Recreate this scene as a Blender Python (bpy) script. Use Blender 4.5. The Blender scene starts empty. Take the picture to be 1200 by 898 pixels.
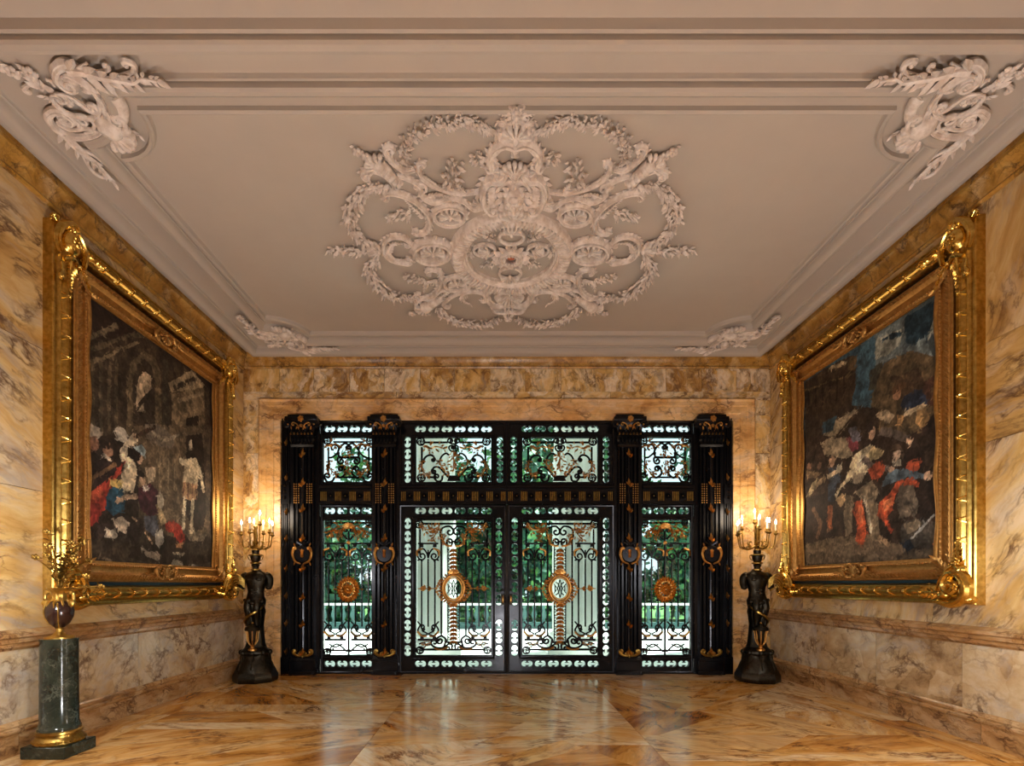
import bpy, math, random
import numpy as np
PI = math.pi
C = bpy.context.scene.collection
rng = random.Random(7)
X0 = 0.135          # centre line of the vestibule
YB = 7.5            # plane of the entrance wall
ZC = 4.63           # ceiling
XL, XR = X0 - 3.815, X0 + 3.815
F = 607.0
# ------------------------------------------------------------------ colours
def S(r, g, b):
    f = lambda c: (c / 255 / 12.92) if c / 255 <= .04045 else ((c / 255 + .055) / 1.055) ** 2.4
    return (f(r), f(g), f(b))
def mat(name, col, rough=.5, metal=0, spec=.5, emit=None, es=0, coat=0):
    m = bpy.data.materials.new(name); m.use_nodes = True
    p = m.node_tree.nodes['Principled BSDF']
    p.inputs['Base Color'].default_value = (*col, 1)
    p.inputs['Roughness'].default_value = rough
    p.inputs['Metallic'].default_value = metal
    p.inputs['Specular IOR Level'].default_value = spec
    p.inputs['Coat Weight'].default_value = coat
    if emit:
        p.inputs['Emission Color'].default_value = (*emit, 1)
        p.inputs['Emission Strength'].default_value = es
    return m
class NT:
    def __init__(s, m): s.t = m.node_tree; s.n = s.t.nodes; s.l = s.t.links; s.p = s.n['Principled BSDF']
    def node(s, ty, ins=None, **kw):
        n = s.n.new(ty)
        for k, v in kw.items(): setattr(n, k, v)
        for k, v in (ins or {}).items():
            if isinstance(v, bpy.types.NodeSocket): s.l.new(v, n.inputs[k])
            else: n.inputs[k].default_value = v
        return n
    def noise(s, vec, scale, detail=6, rough=.6, dist=0):
        return s.node('ShaderNodeTexNoise', {'Vector': vec, 'Scale': scale, 'Detail': detail, 'Roughness': rough, 'Distortion': dist})
    def ramp(s, fac, stops):
        r = s.node('ShaderNodeValToRGB', {'Fac': fac}); e = r.color_ramp.elements
        while len(e) < len(stops): e.new(.5)
        for i, (p, c) in enumerate(stops):
            e[i].position = p; e[i].color = (*c, 1) if not isinstance(c, (int, float)) else (c, c, c, 1)
        return r.outputs['Color']
    def mix(s, fac, a, b, mode='MIX'):
        n = s.node('ShaderNodeMix', data_type='RGBA', blend_type=mode)
        for k, v in ((0, fac), (6, a), (7, b)):
            if isinstance(v, bpy.types.NodeSocket): s.l.new(v, n.inputs[k])
            else: n.inputs[k].default_value = v if k == 0 else (*v, 1)
        return n.outputs[2]
    def math(s, op, a, b=0.0, c=0.0):
        n = s.node('ShaderNodeMath', operation=op)
        for k, v in ((0, a), (1, b), (2, c)):
            if isinstance(v, bpy.types.NodeSocket): s.l.new(v, n.inputs[k])
            else: n.inputs[k].default_value = v
        return n.outputs[0]
    def vmath(s, op, a, b):
        n = s.node('ShaderNodeVectorMath', operation=op)
        for k, v in ((0, a), (1, b)):
            if isinstance(v, bpy.types.NodeSocket): s.l.new(v, n.inputs[k])
            else: n.inputs[k].default_value = v
        return n.outputs[0]
def marble(name, stops, vein, pale, streak=(1, 3, 1), scale=1.0, rough=.2, warp=.16, vein_w=.03, grey=None, tint=.5, coat=0.0, patch=.5, brec=.5, bs=3.0):
    """veined marble; each slab has its own direction, offset ('muv') and tone ('rnd')"""
    m = mat(name, (.5, .4, .3), rough, coat=coat); T = NT(m)
    v = T.node('ShaderNodeAttribute', attribute_name='muv').outputs['Vector']
    rn = T.node('ShaderNodeAttribute', attribute_name='rnd').outputs['Color']
    sp = T.node('ShaderNodeSeparateColor', {'Color': rn})
    w = T.noise(v, 1.1 * scale, 3).outputs['Color']
    w = T.vmath('MULTIPLY', T.vmath('SUBTRACT', w, (.5, .5, .5)), (warp * 2,) * 3)
    wv = T.vmath('ADD', v, w)
    sv = T.vmath('MULTIPLY', wv, streak)
    base = T.noise(sv, 1.3 * scale, 8, .62, .15).outputs['Fac']
    w2 = T.noise(v, 5.5 * scale, 4).outputs['Color']; bv = T.vmath('ADD', T.vmath('MULTIPLY', wv, (streak[0] ** .7, streak[1] ** .7, 1)), T.vmath('MULTIPLY', w2, (.16, .16, .16)))
    vc = T.node('ShaderNodeTexVoronoi', {'Vector': bv, 'Scale': bs * scale}); vcs = T.node('ShaderNodeSeparateColor', {'Color': vc.outputs['Color']})
    base = T.math('ADD', base, T.math('MULTIPLY', T.math('SUBTRACT', vcs.outputs['Red'], .5), .24 * brec))
    k = T.math('ADD', base, T.math('MULTIPLY', T.math('SUBTRACT', sp.outputs['Red'], .5), .16 * tint * 2))
    col = T.ramp(k, stops)
    # pale clouds
    pn = T.noise(T.vmath('MULTIPLY', wv, (streak[0] ** .5, streak[1] ** .5, 1)), 1.7 * scale, 4, .5, .6).outputs['Fac']
    pk = T.math('ADD', pn, T.math('ADD', T.math('MULTIPLY', T.math('SUBTRACT', vcs.outputs['Green'], .5), .22 * brec), T.math('MULTIPLY', T.math('SUBTRACT', sp.outputs['Green'], .5), .25 * tint * 2)))
    col = T.mix(T.ramp(pk, [(.55, 0), (.68, patch)]), col, pale)
    if grey:
        gn = T.noise(T.vmath('ADD', sv, (7, 3, 1)), 2.1 * scale, 6, .65, .3).outputs['Fac']
        col = T.mix(T.ramp(gn, [(.52, 0), (.66, .7)]), col, grey)
    ve = T.node('ShaderNodeTexVoronoi', {'Vector': bv, 'Scale': bs * scale}, feature='DISTANCE_TO_EDGE').outputs['Distance']
    em = T.noise(wv, 3.1 * scale, 3).outputs['Fac']
    col = T.mix(T.math('MULTIPLY', T.ramp(ve, [(0, .6 * min(1, brec * 1.4)), (.045, 0)]), T.ramp(em, [(.4, .1), (.62, 1)])), col, stops[0][1])
    # rusty fine flecks and dark veins
    fn = T.noise(T.vmath('MULTIPLY', wv, (streak[0], streak[1], 1)), 9 * scale, 5, .7).outputs['Fac']
    col = T.mix(T.ramp(fn, [(.35, .55), (.55, 0)]), col, stops[1][1])
    for sc, st, wd in ((1.6, .9, vein_w), (4.2, .55, vein_w * 1.3)):
        vn = T.noise(T.vmath('MULTIPLY', wv, (streak[0] ** .6, streak[1] ** .6, 1)), sc * scale, 6, .6, .1).outputs['Fac']
        a = T.math('ABSOLUTE', T.math('SUBTRACT', vn, .5))
        msk = T.noise(wv, 2.3 * scale, 2).outputs['Fac']
        vf = T.math('MULTIPLY', T.ramp(a, [(0, st), (wd, 0)]), T.ramp(msk, [(.42, 0), (.6, 1)]))
        col = T.mix(vf, col, vein)
    T.l.new(col, T.p.inputs['Base Color'])
    bn = T.noise(wv, 14, 3).outputs['Fac']
    T.l.new(T.math('ADD', rough * .8, T.math('MULTIPLY', bn, rough * .4)), T.p.inputs['Roughness'])
    return m
M = {}
M['wall'] = marble('sienna_marble', [(.28, S(134, 94, 46)), (.42, S(196, 154, 90)), (.52, S(214, 180, 124)), (.62, S(208, 184, 148)), (.75, S(176, 154, 130))],
                   S(92, 62, 40), S(214, 190, 160), (.55, 2.4, 1), 1.0, .22, grey=S(160, 148, 138), tint=.6, brec=.25, bs=2)
M['dado'] = marble('dado_marble', [(.28, S(134, 102, 66)), (.42, S(190, 158, 114)), (.52, S(208, 184, 146)), (.62, S(206, 188, 160)), (.75, S(178, 158, 134))],
                   S(104, 74, 52), S(222, 204, 180), (1, 1.4, 1), 1.2, .22, grey=S(176, 164, 152), tint=.6)
M['frieze'] = marble('frieze_marble', [(.28, S(172, 126, 68)), (.40, S(222, 178, 106)), (.50, S(238, 206, 146)), (.62, S(244, 224, 188)), (.75, S(208, 186, 156))],
                     S(120, 84, 52), S(248, 232, 206), (2.0, .7, 1), 2.1, .25, grey=S(158, 142, 126), tint=.8, patch=.85, vein_w=.05, brec=1.1, bs=1.7)
M['arch'] = marble('architrave_marble', [(.28, S(176, 122, 66)), (.42, S(224, 174, 110)), (.55, S(238, 198, 142)), (.72, S(234, 204, 168))],
                   S(120, 78, 50), S(238, 212, 178), (.8, 2, 1), 1.3, .2, grey=S(186, 160, 140), tint=.4)
M['cornice'] = marble('cornice_marble', [(.28, S(96, 62, 20)), (.45, S(172, 124, 50)), (.58, S(196, 150, 76)), (.72, S(206, 170, 110))],
                      S(80, 52, 26), S(224, 200, 160), (1.4, 1.4, 1), 2.2, .3, tint=.5)
M['rail'] = marble('rail_marble', [(.28, S(104, 70, 40)), (.45, S(168, 124, 76)), (.58, S(190, 148, 98)), (.72, S(190, 158, 118))],
                   S(90, 58, 36), S(206, 176, 136), (.6, 3, 1), 1.8, .22, tint=.4)
M['floor'] = marble('floor_marble', [(.28, S(146, 88, 30)), (.40, S(208, 144, 64)), (.50, S(228, 174, 98)), (.60, S(236, 194, 130)), (.74, S(214, 176, 124))],
                    S(112, 60, 22), S(244, 220, 178), (.5, 2.6, 1), 1.15, .17, warp=.12, vein_w=.03, grey=S(180, 140, 96), tint=1.0, patch=.8, brec=.5, bs=1.9)
M['plaster'] = mat('painted_plaster', S(181, 158, 140), .55, spec=.35)
def _plaster():
    T = NT(M['plaster']); tc = T.node('ShaderNodeTexCoord').outputs['Object']
    n = T.noise(tc, 3, 4).outputs['Fac']
    T.l.new(T.mix(n, S(178, 166, 155), S(188, 176, 165)), T.p.inputs['Base Color'])
_plaster()
M['relief'] = mat('relief_plaster', S(206, 180, 164), .42, spec=.4)
def _rel():
    T = NT(M['relief']); tc = T.node('ShaderNodeTexCoord').outputs['Object']
    n = T.noise(tc, 14, 4).outputs['Fac']
    T.l.new(T.ramp(n, [(.38, S(208, 190, 177)), (.62, S(240, 227, 218))]), T.p.inputs['Base Color'])
_rel()
M['copper'] = mat('coppery_hollow', S(190, 96, 56), .4)
M['iron'] = mat('black_bronze', S(30, 30, 38), .22, .6)
def _iron():
    T = NT(M['iron']); tc = T.node('ShaderNodeTexCoord').outputs['Object']
    n = T.noise(tc, 9, 4).outputs['Fac']
    T.l.new(T.mix(n, S(16, 17, 21), S(34, 33, 38)), T.p.inputs['Base Color'])
    T.l.new(T.math('MULTIPLY_ADD', n, .2, .14), T.p.inputs['Roughness'])
_iron()
def gold(name, a, b, r):
    m = mat(name, a, r, 1.0); T = NT(m); tc = T.node('ShaderNodeTexCoord').outputs['Object']
    n = T.noise(tc, 30, 3).outputs['Fac']
    T.l.new(T.ramp(n, [(.2, a), (.8, b)]), T.p.inputs['Base Color'])
    T.l.new(T.math('MULTIPLY_ADD', n, .25, r - .12), T.p.inputs['Roughness'])
    return m
M['gold'] = gold('gilt_bronze', S(166, 108, 46), S(240, 190, 112), .36)
M['frame_gold'] = gold('gilded_wood', S(150, 116, 48), S(226, 188, 104), .33)
M['inner_gold'] = gold('matt_gilded_wood', S(158, 112, 56), S(214, 168, 100), .5)
M['bright_gold'] = gold('bright_gilding', S(196, 148, 54), S(250, 214, 120), .22)
M['teal'] = mat('dark_blue_green_liner', S(14, 40, 48), .35)
M['bronze'] = gold('dark_patinated_bronze', S(40, 38, 33), S(72, 66, 56), .38)
M['old_gold'] = gold('worn_gilt_bronze', S(120, 92, 40), S(204, 168, 88), .32)
M['green_marble'] = marble('dark_green_marble', [(.3, S(22, 26, 22)), (.5, S(38, 44, 36)), (.7, S(54, 60, 50))], S(84, 88, 76), S(50, 54, 44), (1, 1, 1), 4, .12, tint=.2)
M['porphyry'] = mat('dark_red_porphyry', S(38, 18, 15), .2, coat=.15)
M['wax'] = mat('candle_wax', S(246, 232, 204), .4)
M['bulb'] = mat('flame_bulb', (1, .9, .7), .3, emit=(1, .72, .36), es=26)
M['stone_out'] = mat('white_stone', S(222, 222, 216), .6)
M['rail_stone'] = mat('dark_green_stone', S(70, 104, 100), .7)  # one even dark grey-green for balusters and plinth
M['terrace'] = mat('pale_paving', S(226, 226, 222), .6)
M['leaves'] = mat('tree_leaves', S(66, 120, 60), .6)
def _lv():
    T = NT(M['leaves']); tc = T.node('ShaderNodeTexCoord').outputs['Object']
    n = T.noise(tc, 2.2, 4).outputs['Fac']
    T.l.new(T.ramp(n, [(.36, S(14, 56, 46)), (.52, S(34, 92, 66)), (.68, S(104, 158, 72))]), T.p.inputs['Base Color'])
_lv()
M['bark'] = mat('bark', S(74, 62, 50), .9)
M['grass'] = mat('lawn_green', S(70, 120, 44), .9)
def _glass():
    m = bpy.data.materials.new('aqua_glass'); m.use_nodes = True; t = m.node_tree; t.nodes.clear()
    o = t.nodes.new('ShaderNodeOutputMaterial'); mx = t.nodes.new('ShaderNodeMixShader')
    tr = t.nodes.new('ShaderNodeBsdfTransparent'); gl = t.nodes.new('ShaderNodeBsdfGlossy'); fr = t.nodes.new('ShaderNodeFresnel')
    tr.inputs['Color'].default_value = (.84, .95, .925, 1); gl.inputs['Roughness'].default_value = .05
    fr.inputs['IOR'].default_value = 1.45
    t.links.new(fr.outputs[0], mx.inputs[0]); t.links.new(tr.outputs[0], mx.inputs[1]); t.links.new(gl.outputs[0], mx.inputs[2])
    t.links.new(mx.outputs[0], o.inputs['Surface'])
    return m
M['glass'] = _glass()
# ------------------------------------------------------------------ frames
class Fr:
    def __init__(s, o, U, V, N):
        s.o = np.array(o, float); s.R = np.array([U, V, N], float); s.det = np.linalg.det(s.R)
    def at(s, u, v, n=0): return Fr(s.o + u * s.R[0] + v * s.R[1] + n * s.R[2], *s.R)
WORLD = Fr((0, 0, 0), (1, 0, 0), (0, 1, 0), (0, 0, 1))
def FC(sg=1, o=(X0, 0, ZC), h=1.0): return Fr(o, (sg, 0, 0), (0, 1, 0), (0, 0, -h))
def FD(sg=1): return Fr((X0, YB, 0), (sg, 0, 0), (0, 0, 1), (0, -1, 0))
FLW = Fr((XL, 0, 0), (0, 1, 0), (0, 0, 1), (1, 0, 0))
FRW = Fr((XR, 0, 0), (0, 1, 0), (0, 0, 1), (-1, 0, 0))
def up(x, y, z=0, rot=0):  # standing frame: u across, v up, n towards -y
    c, s_ = math.cos(rot), math.sin(rot)
    return Fr((x, y, z), (c, s_, 0), (0, 0, 1), (s_, -c, 0))
def cr(pts, k=6, closed=False):
    P = [np.array(p, float) for p in pts]; n = len(P)
    if n < 3: return P
    out = []
    for i in range(n if closed else n - 1):
        p0 = P[(i - 1) % n] if closed or i > 0 else 2 * P[0] - P[1]
        p1 = P[i]; p2 = P[(i + 1) % n]
        p3 = P[(i + 2) % n] if closed or i + 2 < n else 2 * P[-1] - P[-2]
        for j in range(k):
            t = j / k
            out.append(.5 * (2 * p1 + (p2 - p0) * t + (2 * p0 - 5 * p1 + 4 * p2 - p3) * t * t + (3 * p1 - 3 * p2 + p0 * -1 + p3) * t ** 3))
    if not closed: out.append(P[-1])
    return out
def curl(P, c, turns=1.15, k=14, shrink=.3):
    e = P[-1]; t = e - P[-2]; t = t / (np.linalg.norm(t) + 1e-9); c = np.array(c, float)
    d = c - e; side = 1 if t[0] * d[1] - t[1] * d[0] > 0 else -1
    r = np.linalg.norm(d); nv = np.array([-t[1], t[0]]) * side; ce = e + nv * r
    a = math.atan2(-nv[1], -nv[0]); out = []
    for i in range(1, k + 1):
        f = i / k; rr = r * (1 - (1 - shrink) * f ** .8)
        out.append(ce + rr * np.array([math.cos(a + side * 2 * PI * turns * f), math.sin(a + side * 2 * PI * turns * f)]))
    return out
def scr(pts, ce=None, cs=None, turns=1.15, k=5):
    P = cr(pts, k)
    if ce is not None: P = P + curl(P, ce, turns)
    if cs is not None: P = curl(P[::-1], cs, turns)[::-1] + P if False else (P[::-1] + curl(P[::-1], cs, turns))[::-1]
    return P
def arc(c, r, a0, a1, k=12, ry=None):
    ry = ry or r
    return [np.array([c[0] + r * math.cos(a0 + (a1 - a0) * i / k), c[1] + ry * math.sin(a0 + (a1 - a0) * i / k)]) for i in range(k + 1)]
# ------------------------------------------------------------------ mesh builder
class MB:
    TS = 1.0
    def __init__(s, fr=WORLD, mirror=None): s.fr = fr; s.m = mirror; s.v = []; s.f = []; s.muv = []; s.rnd = []; s.rs = 1.0; s.ts = MB.TS; s.fringe = False
    def add(s, V, Fa, muv=None, rnd=None):
        b = len(s.v); V = [tuple(map(float, p)) for p in V]
        s.v += V; s.f += [tuple(i + b for i in f) for f in Fa]
        s.muv += [tuple(q) for q in muv] if muv is not None else V
        s.rnd += [rnd or (.5, .5, .5)] * len(V)
        if s.m is not None:
            b = len(s.v); V2 = [(2 * s.m - x, y, z) for x, y, z in V]
            s.v += V2; s.f += [tuple(i + b for i in f[::-1]) for f in Fa]; s.muv += V2; s.rnd += [rnd or (.5, .5, .5)] * len(V)
    def box(s, u0, u1, v0, v1, n0, n1, c=0.0):
        u0, u1 = min(u0, u1), max(u0, u1); v0, v1 = min(v0, v1), max(v0, v1); n0, n1 = min(n0, n1), max(n0, n1)
        c = min(c, (u1 - u0) * .45, (v1 - v0) * .45, (n1 - n0) * .45)
        if c <= 0:
            V = [(u0, v0, n0), (u1, v0, n0), (u1, v1, n0), (u0, v1, n0), (u0, v0, n1), (u1, v0, n1), (u1, v1, n1), (u0, v1, n1)]
            s.add(V, [(0, 3, 2, 1), (4, 5, 6, 7), (0, 1, 5, 4), (1, 2, 6, 5), (2, 3, 7, 6), (3, 0, 4, 7)]); return
        def ring(i, n): return [(u0 + i, v0 + i + c * 0, n), (u1 - i, v0 + i, n), (u1 - i, v1 - i, n), (u0 + i, v1 - i, n)]
        def oct_(i, n): return [(u0 + i + c, v0 + i, n), (u1 - i - c, v0 + i, n), (u1 - i, v0 + i + c, n), (u1 - i, v1 - i - c, n), (u1 - i - c, v1 - i, n), (u0 + i + c, v1 - i, n), (u0 + i, v1 - i - c, n), (u0 + i, v0 + i + c, n)]
        s.loft([oct_(c * .9, n0), oct_(0, n0 + c), oct_(0, n1 - c), oct_(c * .9, n1)])
    def loft(s, rings, cap=True, closed=False):
        k = len(rings[0]); V = [p for r in rings for p in r]; Fa = []
        m = len(rings)
        for i in range(m if closed else m - 1):
            a = i * k; b = ((i + 1) % m) * k
            for j in range(k):
                j2 = (j + 1) % k; Fa.append((a + j, a + j2, b + j2, b + j))
        if cap and not closed:
            Fa.append(tuple(range(k - 1, -1, -1))); Fa.append(tuple((m - 1) * k + j for j in range(k)))
        s.add(V, Fa)
    def tube(s, P, r, k=6, fw=1.0, fh=1.0, n=0.0, closed=False, N=(0, 0, 1)):
        P = [np.array([p[0], p[1], p[2] if len(p) > 2 else n]) for p in P]; m = len(P)
        if m < 2: return
        N = np.array(N, float); rings = []
        for i in range(m):
            a = P[i - 1] if (i > 0 or closed) else P[0]; b = P[(i + 1) % m] if (i < m - 1 or closed) else P[-1]
            t = b - a; L = np.linalg.norm(t); t = t / (L + 1e-9)
            sd = np.cross(t, N); l = np.linalg.norm(sd)
            if l < .15: sd = np.cross(t, np.array([.7, .1, .7])); l = np.linalg.norm(sd)
            sd = sd / (l + 1e-9); up_ = np.cross(sd, t)
            if callable(r): rr = r(i / (m - 1))
            elif hasattr(r, '__len__'): rr = r[i]
            else: rr = r
            rr = rr * s.ts
            rings.append([P[i] + rr * (fw * math.cos(2 * PI * j / k) * sd + fh * math.sin(2 * PI * j / k) * up_) for j in range(k)])
        s.loft(rings, closed=closed)
    def blob(s, c, rx, ry=None, rz=None, k=8, q=5):
        ry = ry or rx; rz = rz or rx; rings = []
        for i in range(1, q):
            a = PI * i / q; rings.append([(c[0] + rx * math.sin(a) * math.cos(2 * PI * j / k), c[1] + ry * math.sin(a) * math.sin(2 * PI * j / k), c[2] - rz * math.cos(a)) for j in range(k)])
        V = [p for r in rings for p in r]; b = len(V); V += [(c[0], c[1], c[2] - rz), (c[0], c[1], c[2] + rz)]; Fa = []
        for i in range(q - 2):
            for j in range(k): Fa.append((i * k + j, i * k + (j + 1) % k, (i + 1) * k + (j + 1) % k, (i + 1) * k + j))
        for j in range(k): Fa.append((b, (j + 1) % k, j)); Fa.append((b + 1, (q - 2) * k + j, (q - 2) * k + (j + 1) % k))
        s.add(V, Fa)
    def lathe(s, prof, c=(0, 0, 0), k=24, axis='v', mod=None, ell=1.0):
        rings = []
        for (r, h) in prof:
            ring = []
            for j in range(k):
                a = 2 * PI * j / k; rr = max(r, 1e-4) * (mod(a, h) if mod else 1)
                x, y = rr * math.cos(a), rr * math.sin(a) * ell
                ring.append((c[0] + x, c[1] + h, c[2] - y) if axis == 'v' else (c[0] + x, c[1] + y, c[2] + h))
            rings.append(ring)
        s.loft(rings)
    def leaf(s, p, a, L, W, h=.3, n=0.0, lift=.0):
        """pointed leaf with a raised midrib; h = ridge height as a share of W"""
        ca, sa = math.cos(a), math.sin(a)
        q = lambda x, y, z: (p[0] + x * ca - y * sa, p[1] + x * sa + y * ca, n + z)
        V = [q(0, 0, 0), q(.3 * L, -W * .45, lift * .3), q(.62 * L, -W * .42, lift * .6), q(L, 0, lift), q(.62 * L, W * .42, lift * .6), q(.3 * L, W * .45, lift * .3), q(.25 * L, 0, h * W + lift * .3), q(.65 * L, 0, h * W + lift * .7), q(.45 * L, 0, -h * W * .4)]
        s.add(V, [(0, 1, 6), (1, 2, 7, 6), (2, 3, 7), (3, 4, 7), (4, 5, 6, 7), (5, 0, 6), (0, 8, 1), (1, 8, 2), (2, 8, 3), (3, 8, 4), (4, 8, 5), (5, 8, 0)])
    def prism(s, poly, n0, n1):
        k = len(poly); V = [(p[0], p[1], n0) for p in poly] + [(p[0], p[1], n1) for p in poly]
        s.add(V, [tuple(range(k - 1, -1, -1)), tuple(range(k, 2 * k))] + [(j, (j + 1) % k, k + (j + 1) % k, k + j) for j in range(k)])
    def mould(s, path, prof, closed=True):
        """profile [(offset to the left of the path, height)] swept with mitred corners"""
        P = [np.array(p[:2], float) for p in path]; m = len(P); rings = []
        for i in range(m):
            a = P[i] - P[i - 1] if (i > 0 or closed) else P[1] - P[0]
            b = P[(i + 1) % m] - P[i] if (i < m - 1 or closed) else P[-1] - P[-2]
            a = a / np.linalg.norm(a); b = b / np.linalg.norm(b)
            na = np.array([-a[1], a[0]]); nb = np.array([-b[1], b[0]]); mm = na + nb; mm = mm / np.linalg.norm(mm); sc = 1 / max(.35, float(mm @ na))
            rings.append([(P[i][0] + mm[0] * sc * o, P[i][1] + mm[1] * sc * o, n) for o, n in prof])
        k = len(prof); V = [p for r in rings for p in r]; Fa = []
        for i in range(m if closed else m - 1):
            x = i * k; y = ((i + 1) % m) * k
            for j in range(k - 1): Fa.append((x + j, y + j, y + j + 1, x + j + 1))
        if not closed: Fa.append(tuple(range(k))); Fa.append(tuple((m - 1) * k + j for j in range(k - 1, -1, -1)))
        s.add(V, Fa)
    def slab(s, poly, n0, n1, rot=0, rnd=None, flip=1, edge=.003):
        """one marble slab with its own vein direction"""
        c = np.mean(np.array(poly), 0); off = (rng.uniform(-30, 30), rng.uniform(-30, 30), rng.uniform(-30, 30))
        rnd = rnd or (rng.random(), rng.random(), rng.random())
        def mv(p, n): x, y = (p[0] - c[0]) * flip, p[1] - c[1]; return (x * math.cos(rot) - y * math.sin(rot) + off[0], x * math.sin(rot) + y * math.cos(rot) + off[1], n + off[2])
        k = len(poly)
        q = []
        for p in poly:
            d = np.array(c) - np.array(p); L = np.linalg.norm(d); q.append(tuple(np.array(p) + d / L * edge))
        V = [(p[0], p[1], n0) for p in q] + [(p[0], p[1], n1) for p in q]
        s.add(V, [tuple(range(k, 2 * k))] + [(j, (j + 1) % k, k + (j + 1) % k, k + j) for j in range(k)], [mv((v[0], v[1]), v[2]) for v in V], rnd)
    # -- ornament ---------------------------------------------------
    def rib(s, P, r, n=None, k=7, fh=1.0, ends=.3, groove=False):
        r = r * s.rs
        """tapered raised scroll band"""
        n = r * .5 if n is None else n
        f = lambda t: r * (ends + (1 - ends) * math.sin(PI * min(1, max(0, t * .92 + .04))) ** .6)
        s.tube(P, f, k, 1, fh, n)
        if groove:
            m = len(P)
            s.tube(P, lambda t: f(t) * .42, 5, 1, 1, n + r * fh * .8)
            ln = 0
            for i in range(2, m - 2):
                ln += float(np.linalg.norm(P[i] - P[i - 1]))
                if s.fringe and ln > r * 1.3:
                    ln = 0; t = P[i + 1] - P[i]; a = math.atan2(t[1], t[0])
                    for sd in (-1, 1): s.leaf(P[i] + np.array([math.cos(a + sd * 1.57), math.sin(a + sd * 1.57)]) * f(i / (m - 1)) * .35, a + sd * .8, r * 2.1 * (f(i / (m - 1)) / r), r * .9, .5, n * .6, r * .2)
        e = P[-1]; s.blob((e[0], e[1], n), r * .8, r * .8, r * fh * 1.1, 8, 5)
    def acan(s, P, w, n=.01, step=.6, lift=.25, both=True, seed=1, grow=True):
        """acanthus leaf: lobes springing from both sides of a stem"""
        R = random.Random(seed); m = len(P)
        ln = [0]
        for i in range(1, m): ln.append(ln[-1] + float(np.linalg.norm(P[i] - P[i - 1])))
        L = ln[-1]; d = 0
        while d < L:
            i = max(j for j in range(m) if ln[j] <= d); i = min(i, m - 2)
            t = P[i + 1] - P[i]; a = math.atan2(t[1], t[0]); f = d / L
            ww = w * ((1 - .65 * f) if grow else math.sin(PI * (f * .8 + .15)))
            for sd in ((-1, 1) if both else (1,)):
                s.leaf(P[i], a + sd * (.7 + R.uniform(-.15, .15)), ww * R.uniform(.9, 1.15), ww * .36, .55, n, ww * lift)
            d += ww * step
        t = P[-1] - P[-2]; s.leaf(P[-1], math.atan2(t[1], t[0]), w * .6, w * .3, .4, n, w * lift)
        s.tube(P, lambda t: w * .16 * (1 - .7 * t), 5, n=n + w * .1)
    def gar(s, P, w, n=.02, dens=1.0, seed=1, flowers=True, thick=None):
        """garland of small leaves and blossoms, fullest in the middle"""
        R = random.Random(seed); m = len(P); L = sum(float(np.linalg.norm(P[i + 1] - P[i])) for i in range(m - 1))
        cnt = int(L / (w * .085) * dens)
        for c in range(cnt):
            f = c / cnt; x = f * (m - 1); i = min(int(x), m - 2); p = P[i] + (P[i + 1] - P[i]) * (x - i)
            t = P[i + 1] - P[i]; a = math.atan2(t[1], t[0]); ww = w * (.4 + .6 * math.sin(PI * f))
            sd = R.uniform(-1, 1); nn = np.array([-t[1], t[0]]) / (np.linalg.norm(t) + 1e-9)
            q = p + nn * sd * ww * .42; lz = n + R.uniform(.1, 1) * ww * .35 * (1 - abs(sd) * .6)
            s.leaf(q, a + sd * 1.0 + R.uniform(-.7, .7), w * R.uniform(.3, .5) * (.6 + .4 * ww / w), w * R.uniform(.13, .22), .5, lz, w * R.uniform(.0, .3))
            if flowers and c % 9 == 4: s.flower(p + nn * R.uniform(-.2, .2) * ww, ww * .2, lz + ww * .1)
    def flower(s, c, r, n=.0, pet=5):
        for i in range(pet):
            a = 2 * PI * i / pet + .3; s.blob((c[0] + math.cos(a) * r * .55, c[1] + math.sin(a) * r * .55, n), r * .42, r * .42, r * .3, 6, 4)
        s.blob((c[0], c[1], n + r * .2), r * .3, r * .3, r * .3, 6, 4)
    def shell(s, c, r, a, n=.0, lobes=7, spread=2.4, h=.25, ry=1.0):
        for i in range(lobes):
            b = a + spread * (i / (lobes - 1) - .5); d = np.array([math.cos(b), math.sin(b) * ry]); c_ = np.array(c)
            s.tube([c_, c_ + d * r * .5, c_ + d * r * .92], [r * .05, r * .11, r * .17], 6, n=n + r * .1, fh=1.2)
            e = c_ + d * r * .92; s.blob((e[0], e[1], n + r * .1), r * .18, r * .18, r * .2, 6, 4)
        s.blob((c[0], c[1], n + r * .1), r * .2, r * .2, r * .25, 8, 5)
    def mask(s, c, r, n=.0, d=1, sx=1.0):
        """lion mask: muzzle, brows, cheeks, ringed by a mane; d = direction of the chin in v"""
        B = lambda x, y, z, a, b, cc: s.blob((c[0] + x * r * sx, c[1] + y * r * d, n + z * r), a * r * sx, b * r, cc * r, 8, 6)
        B(0, 0, .1, .55, .62, .4); B(0, .12, .42, .17, .3, .2); B(0, .32, .48, .2, .12, .14)
        for q in (-1, 1):
            B(q * .17, .38, .4, .17, .15, .16); B(q * .24, -.12, .38, .16, .07, .1); B(q * .24, -.02, .36, .07, .06, .07); B(q * .34, .2, .24, .18, .2, .18); B(q * .42, -.42, .15, .14, .16, .12)
        B(0, .6, .26, .2, .13, .15); B(0, -.32, .34, .28, .2, .16)
        for i in range(22):
            a = 2 * PI * i / 22; s.leaf((c[0] + math.cos(a) * r * .5 * sx, c[1] + math.sin(a) * r * .55), a + .35 * (-1) ** i, r * .52, r * .26, .5, n + .05 * r, r * .12)
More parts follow.
